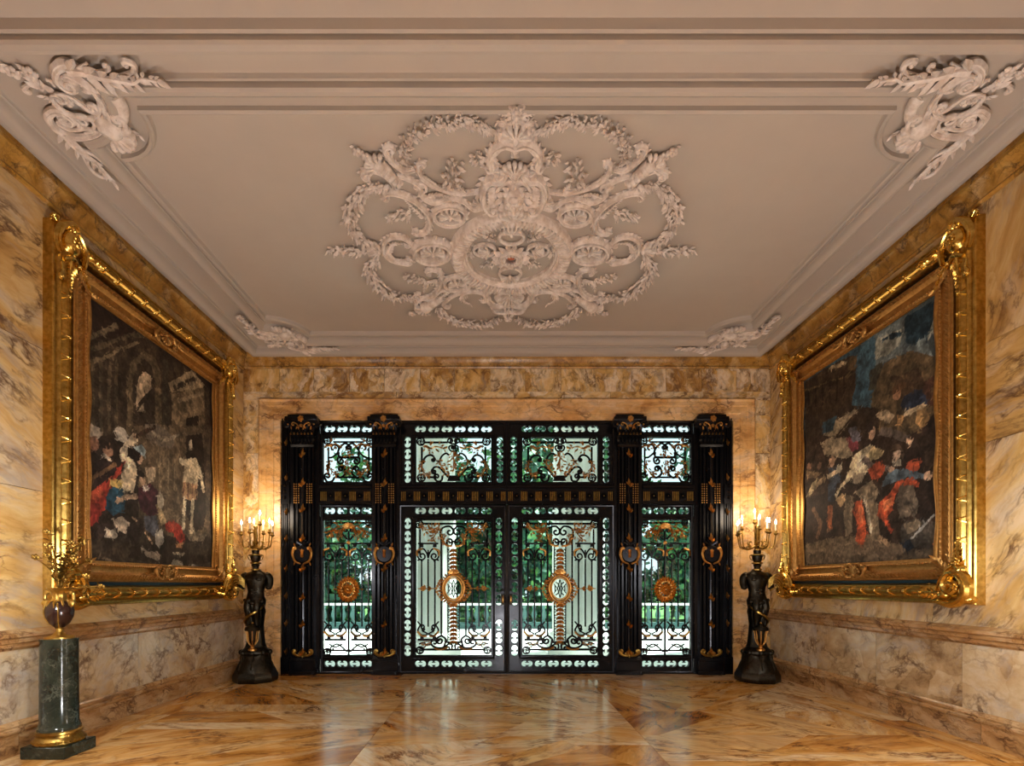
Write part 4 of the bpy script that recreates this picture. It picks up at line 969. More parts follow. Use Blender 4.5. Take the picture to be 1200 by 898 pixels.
    m_.build('post', IR, t)
    for y in (519, 560, 600, 631, 666, 698, 730, 763):
        go = MB(f2); v = zz(y) - .03; go.leaf((3.19, v - .03), PI / 2 + .22, .12, .042, .7, .034, .015); go.leaf((3.187, v), PI / 2 - .5, .045, .025, .5, .03, .01); go.build('gilt_leaf', GO, t)
    # ---------------- frieze beams
    for (a, b, lab) in ((.0, 1.55, 'above the %s door leaf' % sd), (1.96, 2.715, 'above the lower %s side light' % sd)):
        if a == 0: a = .0005
        t = thing('bronze_frieze', 'dark bronze frieze rail with groups of thin gilt reeds ' + lab, 'frieze rail', (X0 + sg * (a + b) / 2, YB - .03, 2.46), 'bronze frieze rails')
        m_ = MB(f2); go = MB(f2)
        m_.box(a, b, 2.458, 2.732, -.09, .0, .004); m_.box(a, b, 2.458, 2.485, 0, .03, .006); m_.box(a, b, 2.69, 2.732, 0, .04, .008)
        for k in range(int((b - a) / .02)): m_.blob((a + .01 + k * .02, 2.683, .01), .008, .008, .008, 5, 4)
        pitch = .21; n_ = int((b - a - .04) / pitch); off = a + ((b - a) - n_ * pitch) / 2 + pitch / 2
        for k in range(n_ + 1):
            x = off + (k - .5) * pitch
            for j in range(4):
                q = x + (j - 1.5) * .025
                if a + .01 < q < b - .01: go.tube([(q, 2.51, .006), (q, 2.64, .006)], .0055, 5)
            xx = x + pitch / 2
            if a + .05 < xx < b - .05:
                for i in range(8): m_.leaf((xx, 2.58), i * PI / 4, .05, .026, .5, .004, .008)
                go.blob((xx, 2.58, .012), .008)
        m_.build('rail', IR, t); go.build('gilt_reeds', M['old_gold'], t)
MB.TS = 1.38
for sg in (-1, 1): side_items(sg)
MB.TS = 1.0
m_ = MB(FD()); m_.box(-.016, .016, 2.735, 3.66, -.09, -.02, .003); m_.build('trim_13', IR, kind='structure')
m_ = MB(FD()); m_.box(-3.262, 3.262, 3.655, 3.765, -.12, -.005, .004); m_.build('trim_11', IR, kind='structure')
m_ = MB(FD()); m_.box(-3.262, 3.262, -.03, .01, -.14, -.01, .003); m_.build('trim_12', IR, kind='structure')
# ================================================================== OUTSIDE
m_ = MB(); m_.box(-16, 16, 7.64, 17, -.3, -.08); m_.build('ground_terrace', M['terrace'], kind='structure')
m_ = MB(); m_.box(-40, 40, 17, 60, -.5, -.12); m_.build('ground_lawn', M['grass'], kind='structure')
for i, x in enumerate((-4.35, -1.37, 1.64, 4.62)):
    t = thing('porch_column', ('thick white fluted porch column seen through the %s' % ('left side light', 'left door leaf', 'right door leaf', 'right side light')[i]), 'column', (x, 10.5, -.08), 'white columns outside the doors')
    fl = lambda a, h: 1 - .045 * abs(math.sin(a * 10)) ** .6
    m_ = MB(up(x, 10.5, -.08)); m_.lathe([(.53, .42), (.535, 1.5), (.52, 3.2), (.48, 5.2)], (0, 0, 0), 80, mod=fl); m_.build('shaft', M['stone_out'], t)
    m_ = MB(up(x, 10.5, -.08)); m_.box(-.68, .68, 0, .16, -.68, .68, .01); m_.lathe([(.66, .16), (.68, .2), (.66, .26), (.58, .28), (.57, .31), (.61, .34), (.61, .38), (.55, .42)], (0, 0, 0), 40); m_.build('base', M['stone_out'], t)
    m_ = MB(up(x, 10.5, -.08)); m_.lathe([(.48, 5.2), (.55, 5.25), (.5, 5.3), (.66, 5.45), (.66, 5.5)], (0, 0, 0), 40); m_.box(-.7, .7, 5.5, 5.66, -.7, .7, .01); m_.build('capital', M['stone_out'], t)
b = MB(); b.box(-12, 12, 7.81, 11.6, 5.62, 5.8); b.build('porch_shade_roof', M['stone_out'], kind='structure')  # unseen roof, added to keep the columns in shade
t = thing('stone_balustrade', 'low white stone balustrade across the terrace outside the doors', 'balustrade', (0.1, 16.3, -.08))
m_ = MB(); m_.box(-14, 14, 16.12, 16.48, .64, .70, .02); m_.build('handrail', M['stone_out'], t)
m_ = MB(); m_.box(-14, 14, 16.15, 16.45, -.08, .1, .02); m_.build('plinth', M['rail_stone'], t)
m_ = MB()
for i in range(94):
    x = -14 + .15 + i * .3
    m_.lathe([(.06, .1), (.06, .14), (.035, .18), (.085, .3), (.09, .36), (.04, .52), (.06, .56), (.06, .6)], (x, -16.3 * 0, 0), 8) if False else m_.loft([[(x + r * math.cos(2 * PI * j / 8), 16.3 + r * math.sin(2 * PI * j / 8), h) for j in range(8)] for r, h in ((.06, .1), (.06, .14), (.035, .18), (.085, .3), (.09, .36), (.04, .52), (.06, .56), (.06, .64))])
o = m_.build('balusters', M['rail_stone'], t)
def tree(x, y, h, w, label, seed, z0=.9, n=2600):
    R = random.Random(seed); t = thing('garden_tree', label, 'tree', (x, y, -.12), 'trees beyond the terrace')
    m_ = MB(up(x, y, -.12)); m_.tube([(0, 0, 0), (.1, h * .3, 0), (0, h * .6, .1)], [.2, .15, .07], 8); 
    for k in range(5): a = k * 1.3; m_.tube([(0, h * .3, 0), (math.cos(a) * w * .3, h * .6, math.sin(a) * w * .3)], [.09, .03], 5)
    m_.build('trunk', M['bark'], t)
    V = []; Fa = []; cl = [(R.gauss(0, w * .3), z0 + (h - z0) * R.random() ** .9, R.gauss(0, w * .25), R.uniform(.5, 1.0) * w * .33) for _ in range(36)]
    for i in range(n):
        c = R.choice(cl); d = np.array([R.gauss(0, 1) for _ in range(3)]); d /= np.linalg.norm(d); p = np.array(c[:3]) + d * c[3] * R.uniform(.75, 1.05)
        a = np.array([R.gauss(0, 1) for _ in range(3)]); a /= np.linalg.norm(a); b_ = np.cross(a, d); b_ /= np.linalg.norm(b_) + 1e-6; s_ = R.uniform(.12, .26)
        k = len(V); V += [p - a * s_, p + b_ * s_ * .5 + d * .02, p + a * s_, p - b_ * s_ * .5 + d * .02]; Fa.append((k, k + 1, k + 2, k + 3))
    m_ = MB(up(x, y, -.12)); m_.add(V, Fa); m_.build('foliage', M['leaves'], t, sharp=0)
for i, (x, y, h, w) in enumerate(((-10.4, 20.5, 5.4, 3.4), (-6.9, 20, 4.2, 3.2), (-3.4, 22, 7.0, 3.6), (.3, 20, 6.2, 3.8), (2.0, 26, 10.5, 4.6), (4.0, 21.5, 7.2, 3.4), (7.4, 20, 3.9, 3.0), (10.8, 21.5, 6.6, 3.4))):
    tree(x, y, h, w, ('tree beyond the terrace balustrade, %s' % ('farthest to the left', 'low bushy one left of the left side light', 'seen between the left columns', 'seen behind the meeting of the doors', 'tallest and farthest back', 'dark one behind the right column', 'low bushy one in the right side light', 'farthest to the right')[i]), 40 + i, .3, 5000)
# ================================================================== PAINTINGS
def raster(W, H, bg, shapes, seed):
    """paint polygons, ellipses and strokes on a grid; v up"""
    R = np.random.RandomState(seed)
    def field(n):
        g = R.rand(n + 1, n + 1); xs = np.linspace(0, n - 1e-6, W); ys = np.linspace(0, n - 1e-6, H)
        xi, yi = xs.astype(int), ys.astype(int); fx, fy = xs - xi, ys - yi
        fx = fx * fx * (3 - 2 * fx); fy = fy * fy * (3 - 2 * fy)
        a = g[np.ix_(yi, xi)]; b = g[np.ix_(yi, xi + 1)]; c = g[np.ix_(yi + 1, xi)]; d = g[np.ix_(yi + 1, xi + 1)]
        return (a * (1 - fx) + b * fx) * (1 - fy)[:, None] + (c * (1 - fx) + d * fx) * fy[:, None]
    X, Y = np.meshgrid((np.arange(W) + .5) / W, (np.arange(H) + .5) / H)
    dx = (field(14) - .5) * .008 + (field(60) - .5) * .007; dy = (field(14) - .5) * .008 + (field(60) - .5) * .007
    XX, YY = X + dx, Y + dy
    t1, t2, t3 = field(10), field(34), field(90)
    img = np.zeros((H, W, 3)); top, bot = np.array(bg[0], float), np.array(bg[1], float)
    img[:] = bot + (top - bot) * Y[..., None]
    img *= (.65 + .7 * t1 * .6 + .35 * t2)[..., None]
    for sh in shapes:
        kind, pts, col = sh[:3]
        if kind == 'p':
            P = np.array(pts); inside = np.zeros((H, W), bool); k = len(P)
            for i in range(k):
                x0, y0 = P[i]; x1, y1 = P[(i + 1) % k]
                if y0 == y1: continue
                c = ((y0 > YY) != (y1 > YY)) & (XX < (x1 - x0) * (YY - y0) / (y1 - y0) + x0); inside ^= c
        elif kind == 'e':
            (cx, cy), (rx, ry) = pts; inside = ((XX - cx) / rx) ** 2 + ((YY - cy) / ry) ** 2 < 1
        else:
            P = np.array(pts); w = sh[3]; inside = np.zeros((H, W), bool)
            for i in range(len(P) - 1):
                a, b = P[i], P[i + 1]; d = b - a; tt = np.clip(((XX - a[0]) * d[0] + (YY - a[1]) * d[1]) / (d @ d + 1e-12), 0, 1)
                inside |= (XX - a[0] - tt * d[0]) ** 2 + ((YY - a[1] - tt * d[1]) * 1.2) ** 2 < w * w
        c = np.array(col, float); mod = (.45 + .75 * t2 + .4 * t3) if kind != 'e' else (.75 + .3 * t3 + .2 * t2)
        img = np.where(inside[..., None], c * mod[..., None], img)
    src = img.copy()
    for i in range(4200):     # short brush strokes that pick up the colour beside them
        x, y = R.randint(W), R.randint(H); a = R.rand() * PI; L, w_ = R.uniform(2, 6), R.uniform(.7, 1.8)
        if i < 1500: L *= 1.3; w_ *= 1.2
        j, k = min(W - 1, max(0, x + R.randint(-3, 4))), min(H - 1, max(0, y + R.randint(-3, 4))); c = src[k, j] * R.uniform(.72, 1.3) + R.uniform(-4, 5)
        x0, x1, y0, y1 = max(0, int(x - L - 2)), min(W, int(x + L + 3)), max(0, int(y - L - 2)), min(H, int(y + L + 3))
        gy, gx = np.mgrid[y0:y1, x0:x1]; u = (gx - x) * math.cos(a) + (gy - y) * math.sin(a); v = -(gx - x) * math.sin(a) + (gy - y) * math.cos(a) + .03 * u * u * (R.rand() - .5)
        al = np.clip(1.6 * (1 - (u / L) ** 2 - (v / w_) ** 2), 0, .75)[..., None]; img[y0:y1, x0:x1] = img[y0:y1, x0:x1] * (1 - al) + c * al
    img *= (.85 + .3 * field(120))[..., None]
    g = img.mean(2, keepdims=True); img = g + (img - g) * .8
    return np.clip(img * .84 + 12, 0, 255)
def srgb2lin(a): a = a / 255; return np.where(a <= .04045, a / 12.92, ((a + .055) / 1.055) ** 2.4)
def canvas(fr, u0, u1, v0, v1, n, img, parent):
    H, W, _ = img.shape
    xs = np.linspace(u0, u1, W); ys = np.linspace(v0, v1, H); X, Y = np.meshgrid(xs, ys)
    V = np.stack([X.ravel(), Y.ravel(), np.full(W * H, n)], 1); V = fr.o + V @ fr.R - np.array(parent['_o'])
    idx = np.arange(W * H).reshape(H, W); q = np.stack([idx[:-1, :-1], idx[:-1, 1:], idx[1:, 1:], idx[1:, :-1]], -1).reshape(-1, 4)
    if fr.det < 0: q = q[:, ::-1]
    me = bpy.data.meshes.new('canvas'); me.vertices.add(len(V)); me.vertices.foreach_set('co', V.astype(np.float32).ravel())
    me.loops.add(q.size); me.loops.foreach_set('vertex_index', q.astype(np.int32).ravel()); me.polygons.add(len(q)); me.polygons.foreach_set('loop_start', np.arange(0, q.size, 4, dtype=np.int32)); me.update(calc_edges=True)
    at = me.attributes.new('paint', 'FLOAT_COLOR', 'POINT'); c = np.ones((W * H, 4), np.float32); c[:, :3] = srgb2lin(img).reshape(-1, 3); at.data.foreach_set('color', c.ravel())
    m = bpy.data.materials.get('painted_canvas')
    if not m:
        m = mat('painted_canvas', (.3, .3, .3), .75, spec=.15); T = NT(m); a = T.node('ShaderNodeAttribute', attribute_name='paint'); T.l.new(a.outputs['Color'], T.p.inputs['Base Color'])
    me.materials.append(m); o = bpy.data.objects.new('canvas', me); C.objects.link(o); o.parent = parent; return o
def pic(fr, X, o, far, z0, z1, right, nmr, label):
    """big gilded frame: o = near edge, far = far edge along the wall"""
    t = thing('framed_painting', label, 'painting', tuple((fr.o + np.array([0, 0, 0]) @ fr.R) + np.array([0, (o + far) / 2, z0])), 'large gilt framed paintings')
    FG, IG, BG = M['frame_gold'], M['inner_gold'], M['bright_gold']
    def part(nm, fn, m, sh=35):
        q = MB(fr); fn(q); return q.build(nm, m, t, sharp=sh)
    P = rect(o, far, z0, z1)
    part('outer_frame', lambda q: q.mould(P, [(0, 0), (0, .075), (.008, .085), (.02, .088), (.026, .076), (.036, .074), (.045, .092), (.058, .102), (.066, .094), (.072, .094), (.085, .118), (.10, .13), (.118, .128), (.13, .112), (.136, .096), (.146, .092), (.152, .102), (.162, .098), (.168, .08), (.178, .06), (.18, .02)]), FG)
    part('dark_liner', lambda q: q.mould(P, [(.17, .0), (.17, .04), (.23, .04), (.23, 0)]), M['teal'])
    iw = .405
    part('inner_frame', lambda q: q.mould(P, [(.212, .02), (.212, .075), (.222, .086), (.235, .082), (.245, .092), (.27, .096), (.285, .082), (.30, .062), (.335, .052), (.355, .052), (.362, .064), (.372, .06), (.38, .05), (iw, .045), (iw, .02)]), IG)
    part('backing_board', lambda q: q.box(o + .03, far - .03, z0 + .03, z1 - .03, .001, .018), M['teal'])
    # carved texture: diagonal cords and beading on the inner frame
    def cord(q):
        for (a, b, fix, hor) in ((o + .30, far - .30, z0 + .257, 1), (o + .30, far - .30, z1 - .257, 1), (z0 + .30, z1 - .30, o + .257, 0), (z0 + .30, z1 - .30, far - .257, 0)):
            k = int((b - a) / .045)
            for i in range(k):
                s = a + (i + .5) * (b - a) / k
                p = ((s - .02, fix - .02), (s + .02, fix + .02)) if hor else ((fix - .02, s - .02), (fix + .02, s + .02))
                q.tube([p[0], p[1]], .007, 5, n=.098, fh=.8)
    part('carved_cord', cord, IG, 60)
    def bead(q):
        for (a, b, fix, hor) in ((o + .37, far - .37, z0 + .366, 1), (o + .37, far - .37, z1 - .366, 1), (z0 + .37, z1 - .37, o + .366, 0), (z0 + .37, z1 - .37, far - .366, 0)):
            k = int((b - a) / .03)
            for i in range(k):
                s = a + (i + .5) * (b - a) / k; p = (s, fix) if hor else (fix, s); q.blob((p[0], p[1], .062), .011, .011, .008, 6, 4)
    part('bead_strip', bead, IG, 60)
    # wavy sight edge carved at the sides
    for x, sg in ((o + iw, 1), (far - iw, -1)):
        q = MB(fr); q.tube([(x + sg * (.012 + .012 * math.sin(v * 9)), v) for v in np.linspace(z0 + iw, z1 - iw, 60)], .02, 6, 1, .6, .045); q.build('sight_edge', IG, t, sharp=60)
    # ribbon ties round the reeded torus
    def ties(a, b, fix, hor, n):
        for i in range(n):
            s = a + (i + .5) * (b - a) / n
            q = MB(fr)
            for d in (-.6, .6):
                pa = np.array([s, fix]) if hor else np.array([fix, s])
                e = np.array([math.cos(d), math.sin(d)]) * .05; e = e[::-1] * np.array([1, 1]) if hor else e
                q.tube(cr([(pa[0] - e[0], pa[1] - e[1], .085), (pa[0], pa[1], .136), (pa[0] + e[0], pa[1] + e[1], .085)], 4), .007, 5)
            q.blob((pa[0], pa[1], .138), .012); q.build('ribbon_tie', BG, t, sharp=60)
    # two thin reeds each side of the torus crown
    part('reeds', lambda q: [q.mould(P, [(c - .005, .118), (c, .134), (c + .005, .118)]) for c in (.092, .1055, .119)], FG, 60)
    nv, nh = 13, 11
    ties(z0 + .45, z1 - .5, o + .105, False, nv); ties(z0 + .45, z1 - .5, far - .105, False, nv); ties(o + .4, far - .4, z1 - .105, True, nh); ties(o + .4, far - .4, z0 + .105, True, nh)
    # carved corners
    R = random.Random(nmr)
    for cu, cv, su, sv, big in ((o, z1, 1, -1, 1), (far, z1, -1, -1, .85), (o, z0, 1, 1, 1), (far, z0, -1, 1, .85)):
        f3 = Fr(fr.at(cu, cv).o, su * fr.R[0], sv * fr.R[1], fr.R[2]); q = MB(f3); b = 1.08
        if sv < 0:
            # shield-like cartouche with hooked scrolls, leafy drops down the members
            q.blob((.13, .13, .11), .09, .11, .07, 12, 8)
            q.rib(scr([(.02, .26), (-.005, .16), (.04, .04), (.12, -.03)], (.13, .015), turns=.9), .034, .12, groove=True)
            q.rib(scr([(.26, .26), (.28, .14), (.22, .04), (.14, -.02)], (.14, .02), turns=.6), .03, .12, groove=True)
            q.rib(scr([(.06, .30), (.13, .25), (.2, .28)], turns=.5), .025, .13); q.shell((.03, .03), .07, PI * 1.25, .09, 5, 1.6)
            q.acan(cr([(.12, .28), (.11, .36), (.11, .5)], 4), .09, .12, seed=nmr); q.acan(cr([(.17, .28), (.165, .4), (.163, .52)], 4), .05, .09, seed=nmr + 1)
            q.acan(cr([(.26, .12), (.36, .11), (.5, .11)], 4), .09, .12, seed=nmr + 2); q.acan(cr([(.26, .17), (.4, .165)], 4), .05, .09, seed=nmr + 3)
            q.flower((.13, .12), .05, .18); q.rib(scr([(.04, .33), (.05, .4), (.03, .44)], (.05, .44), turns=.8), .016, .12)
            q.acan(cr([(.24, .24), (.32, .32), (.36, .38)], 4), .07, .09, seed=nmr + 7)
        else:
            q.rib(scr([(.30, .02), (.16, .0), (.05, .05), (.02, .16), (.08, .25), (.17, .26), (.22, .2)], (.155, .17), turns=.9), .045, .13, groove=True)
            q.blob((.05, .045, .1), .07, .045, .06, 10, 7); q.rib(scr([(.3, .12), (.27, .2), (.2, .28), (.14, .32)], (.15, .27), turns=.7), .035, .12, groove=True)
            q.blob((.26, .08, .1), .07, .05, .06, 10, 7)
            q.acan(cr([(.1, .3), (.1, .4), (.1, .52)], 4), .1, .12, seed=nmr + 4); q.acan(cr([(.18, .3), (.175, .42), (.17, .5)], 4), .06, .09, seed=nmr + 5)
            q.acan(cr([(.3, .1), (.4, .1), (.52, .1)], 4), .1, .12, seed=nmr + 6); q.acan(cr([(.3, .16), (.42, .17)], 4), .06, .09, seed=nmr + 8)
            q.flower((.1, .36), .04, .15); q.flower((.18, .33), .035, .12); q.flower((.12, .15), .04, .15)
        o_ = q.build('corner_ornament', BG, t, sharp=50)
    # centre cartouches on the inner frame, top and bottom; leaf flourishes in its corners
    for v, d in ((z0 + .3, 1), (z1 - .3, -1)):
        q = MB(fr); c = ((o + far) / 2, v)
        q.shell((c[0], c[1] - .03 * d), .1, d * PI / 2, .08, 7, 2.4)
        for s in (-1, 1):
            q.rib(scr([(c[0] + s * .03, c[1] - d * .06), (c[0] + s * .12, c[1] - d * .05), (c[0] + s * .17, c[1] + d * .02)], (c[0] + s * .14, c[1] + d * .035), turns=1), .02, .09); q.acan(cr([(c[0] + s * .17, c[1] - d * .03), (c[0] + s * .26, c[1] - d * .01), (c[0] + s * .33, c[1])], 4), .06, .075, seed=3)
            q.rib(scr([(c[0] + s * .02, c[1] + d * .08), (c[0] + s * .08, c[1] + d * .09), (c[0] + s * .13, c[1] + d * .06)], turns=.5), .016, .085)
        q.build('centre_cartouche', IG, t, sharp=50)
    for cu, cv, su, sv in ((o, z1, 1, -1), (far, z1, -1, -1), (o, z0, 1, 1), (far, z0, -1, 1)):
        f3 = Fr(fr.at(cu, cv).o, su * fr.R[0], sv * fr.R[1], fr.R[2]); q = MB(f3)
        q.acan(cr([(.24, .24), (.3, .3), (.38, .38)], 4), .12, .07, .4, .3, seed=8); q.shell((.26, .26), .1, PI / 4, .07, 7, 1.8); q.acan(cr([(.26, .28), (.26, .4)], 4), .06, .085, seed=18); q.acan(cr([(.28, .26), (.4, .26)], 4), .06, .085, seed=19)
        q.build('leaf_flourish', IG, t, sharp=50)
    return t
# ---- left painting ----
XP = XL + .06
oL, fL, zL0, zL1 = 4.19, 7.04, 1.11, 4.27
uL0, uL1, vL0, vL1 = oL + .40, fL - .40, zL0 + .40, zL1 - .40
def nl(px, py):
    d = XP * F / (px - 583); return ((d - uL0) / (uL1 - uL0), (1.3 + (685 - py) * d / F - vL0) / (vL1 - vL0))
def A6(*p): return [nl(90 + x / 5.28, 340 + y / 5.28) for x, y in p]
def A7(*p): return [nl(100 + x / 4.99, 500 + y / 4.99) for x, y in p]
sh = []
def p(f, col, *pts): sh.append(('p', f(*pts), col))
def s(f, col, w, *pts): sh.append(('s', f(*pts), col, w))
def e(f, col, r, c): sh.append(('e', (f(c)[0], r), col))
# hall: receding cornices, arches, a doorway on the right
p(A6, (58, 44, 30), (110, 330), (450, 290), (830, 620), (830, 900), (110, 900))
s(A6, (112, 92, 62), .012, (110, 320), (270, 230)); s(A6, (98, 80, 54), .010, (110, 400), (330, 300), (440, 290)); s(A6, (120, 100, 68), .008, (110, 470), (250, 410), (400, 340))
for x in (130, 180, 230, 270): s(A6, (84, 68, 46), .010, (x, 460), (x, 880))
p(A6, (98, 80, 54), (330, 900), (335, 600), (360, 460), (430, 390), (500, 420), (535, 520), (545, 900), (505, 900), (500, 560), (460, 450), (400, 470), (370, 580), (365, 900))
p(A6, (52, 40, 28), (370, 900), (375, 600), (400, 480), (440, 440), (480, 480), (500, 580), (505, 900))
p(A6, (188, 158, 118), (390, 750), (392, 620), (412, 540), (445, 515), (475, 540), (480, 620), (440, 660), (410, 700)); p(A6, (150, 130, 100), (395, 760), (440, 700), (440, 760))
p(A6, (60, 50, 36), (545, 430), (580, 450), (590, 900), (545, 900))
p(A6, (142, 120, 86), (580, 580), (720, 510), (800, 590), (790, 610), (600, 640)); s(A6, (52, 40, 28), .012, (620, 610), (740, 560)); s(A6, (158, 136, 98), .007, (640, 660), (790, 600))
p(A6, (112, 92, 64), (600, 650), (800, 610), (800, 900), (600, 900)); s(A6, (148, 126, 92), .01, (640, 690), (790, 650)); p(A6, (136, 112, 78), (660, 780), (770, 730), (770, 900), (650, 900)); p(A6, (36, 26, 18), (690, 800), (765, 780), (770, 900), (690, 900))
# right wall and floor below
p(A7, (92, 74, 52), (300, 0), (800, 0), (800, 640), (300, 640)); p(A7, (110, 90, 64), (430, 0), (560, 0), (560, 560), (430, 560)); p(A7, (34, 24, 18), (600, 60), (690, 40), (735, 400), (700, 590), (640, 600), (600, 500))
for x in (450, 500, 535): s(A7, (140, 118, 86), .005, (x, 180), (x, 380))
p(A7, (70, 54, 40), (700, 0), (800, 0), (800, 640), (720, 640)); p(A7, (62, 50, 38), (20, 640), (300, 600), (560, 640), (800, 600), (800, 860), (20, 820)); s(A7, (120, 100, 76), .006, (110, 745), (240, 810))
p(A7, (46, 34, 26), (30, 100), (250, 60), (330, 120), (330, 640), (30, 640)); p(A7, (44, 34, 26), (280, 700), (500, 640), (740, 640), (740, 790), (500, 800), (280, 760))
p(A7, (124, 108, 86), (580, 600), (720, 620), (700, 660), (620, 660)); p(A7, (54, 44, 34), (600, 680), (650, 655), (735, 690), (720, 750), (620, 745)); p(A7, (150, 136, 112), (520, 720), (600, 730), (590, 745), (530, 735)); e(A7, (150, 140, 118), (.05, .018), (550, 790)); e(A7, (160, 150, 128), (.05, .018), (640, 820))
p(A7, (150, 132, 110), (340, 690), (420, 720), (460, 740), (440, 770), (380, 750))
# smoke and plume
e(A7, (120, 104, 84), (.12, .045), (450, 60)); e(A7, (198, 184, 160), (.045, .03), (235, 50)); e(A7, (170, 150, 124), (.05, .022), (70, 30)); s(A7, (150, 134, 108), .008, (400, 20), (470, 90), (560, 50))
# kneeling and gesturing crowd at the left
e(A7, (148, 96, 66), (.03, .026), (80, 100)); p(A7, (44, 30, 26), (60, 200), (130, 170), (200, 210), (210, 300), (110, 340), (50, 320)); e(A7, (168, 118, 84), (.032, .03), (160, 140)); e(A7, (38, 26, 20), (.035, .016), (145, 105)); s(A7, (190, 170, 140), .008, (130, 165), (170, 190)); s(A7, (120, 84, 52), .009, (60, 300), (200, 220))
p(A7, (178, 48, 30), (255, 190), (230, 260), (180, 330), (150, 480), (90, 520), (45, 560), (45, 400), (110, 340), (190, 280)); p(A7, (142, 36, 26), (45, 440), (120, 440), (110, 540), (45, 590)); p(A7, (204, 74, 40), (60, 380), (120, 350), (140, 400), (70, 440))
p(A7, (222, 198, 154), (260, 180), (240, 260), (215, 330), (250, 370), (300, 380), (315, 300), (325, 240), (300, 190)); s(A7, (226, 202, 160), .022, (245, 170), (270, 120), (310, 70)); e(A7, (208, 170, 130), (.018, .016), (310, 60)); s(A7, (60, 40, 28), .012, (320, 60), (420, 10))
e(A7, (196, 150, 112), (.024, .028), (338, 185)); e(A7, (34, 24, 20), (.045, .032), (308, 160)); p(A7, (150, 170, 170), (300, 120), (350, 110), (378, 150), (360, 180)); e(A7, (230, 190, 90), (.04, .02), (205, 330))
p(A7, (28, 70, 92), (170, 350), (240, 350), (262, 400), (250, 480), (190, 520), (150, 480), (150, 400)); s(A7, (212, 170, 130), .012, (210, 430), (250, 405), (320, 400)); e(A7, (216, 172, 132), (.022, .012), (228, 420))
p(A7, (74, 30, 40), (330, 350), (400, 330), (440, 380), (450, 500), (400, 530), (350, 490), (330, 420)); e(A7, (200, 156, 118), (.022, .026), (352, 305)); e(A7, (40, 28, 22), (.026, .015), (345, 275)); p(A7, (216, 206, 190), (350, 350), (385, 345), (380, 370), (360, 365)); e(A7, (150, 66, 44), (.02, .03), (405, 275)); p(A7, (176, 150, 116), (370, 240), (430, 240), (425, 320), (385, 330))
p(A7, (84, 88, 100), (360, 520), (430, 520), (450, 600), (430, 640), (370, 590)); p(A7, (206, 196, 176), (425, 620), (470, 590), (475, 660), (450, 700), (430, 670)); p(A7, (190, 160, 110), (425, 450), (450, 440), (490, 560), (460, 570)); e(A7, (192, 176, 146), (.028, .036), (455, 430))
p(A7, (190, 44, 28), (480, 570), (520, 535), (570, 570), (595, 650), (570, 680), (530, 620), (490, 610)); p(A7, (216, 70, 44), (500, 560), (530, 545), (550, 590), (510, 600)); p(A7, (150, 100, 60), (540, 670), (590, 670), (575, 700), (545, 700))
p(A7, (176, 156, 128), (190, 540), (240, 520), (290, 560), (260, 620), (200, 590)); p(A7, (206, 186, 156), (130, 600), (190, 600), (220, 630), (200, 650), (140, 635)); s(A7, (190, 150, 110), .006, (300, 520), (410, 670)); p(A7, (60, 44, 36), (50, 640), (120, 560), (180, 560), (130, 640)); p(A7, (50, 38, 32), (270, 560), (340, 540), (370, 600), (300, 690), (260, 660))
# pale standing figure in the doorway
p(A7, (190, 168, 130), (600, 190), (660, 180), (680, 260), (665, 350), (580, 330), (590, 260)); e(A7, (204, 184, 150), (.018, .026), (628, 110)); s(A7, (206, 186, 148), .018, (640, 200), (590, 215), (570, 200)); s(A7, (206, 186, 148), .015, (670, 230), (690, 310), (700, 360)); e(A7, (206, 176, 140), (.012, .012), (702, 375))
p(A7, (176, 132, 86), (580, 320), (665, 340), (668, 410), (640, 430), (580, 410)); 
for x in (590, 615, 640, 660): s(A7, (110, 60, 50), .004, (x, 330), (x - 3, 415))
s(A7, (208, 190, 152), .014, (595, 420), (588, 500), (585, 590)); s(A7, (208, 190, 152), .014, (640, 430), (635, 520), (632, 600)); s(A7, (200, 178, 140), .012, (620, 610), (645, 605))
imgL = raster(330, 396, ((40, 26, 18), (52, 38, 28)), sh, 3)
tL = pic(FLW, XL, oL, fL, zL0, zL1, False, 5, 'huge gilt framed dark painting of a kneeling crowd before a pale standing man')
canvas(FLW, uL0 - .02, uL1 + .02, vL0 - .02, vL1 + .02, .03, imgL, tL)
# ---- right painting ----
XQ = XR - .06
oR, fR, zR0, zR1 = 4.19, 7.04, 1.13, 4.30
uR0, uR1, vR0, vR1 = oR + .40, fR - .40, zR0 + .40, zR1 - .40
def nr(px, py):
    d = XQ * F / (px - 583); return ((d - uR0) / (uR1 - uR0), (1.3 + (685 - py) * d / F - vR0) / (vR1 - vR0))
def R1(*q): return [nr(930 + x / 4.99, 340 + y / 4.99) for x, y in q]
def R8(*q): return [nr(930 + x / 4.99, 500 + y / 4.99) for x, y in q]
sh = []
BL, DB, BR, TN = (52, 84, 100), (28, 50, 62), (66, 46, 30), (150, 124, 88)
p(R1, (92, 104, 104), (370, 260), (640, 160), (620, 380), (400, 480), (330, 660)); p(R1, BL, (60, 520), (370, 340), (450, 280), (430, 700), (330, 680), (60, 560)); p(R1, (150, 150, 132), (470, 300), (620, 230), (600, 330), (520, 400), (440, 430)); p(R1, DB, (480, 320), (560, 260), (640, 250), (560, 300))
p(R1, DB, (620, 180), (810, 60), (810, 200), (740, 330), (640, 330)); p(R1, (112, 128, 128), (640, 350), (740, 290), (780, 400), (640, 420)); s(R1, (160, 160, 140), .008, (760, 300), (800, 180)); p(R1, BL, (430, 300), (460, 290), (460, 640), (400, 690))
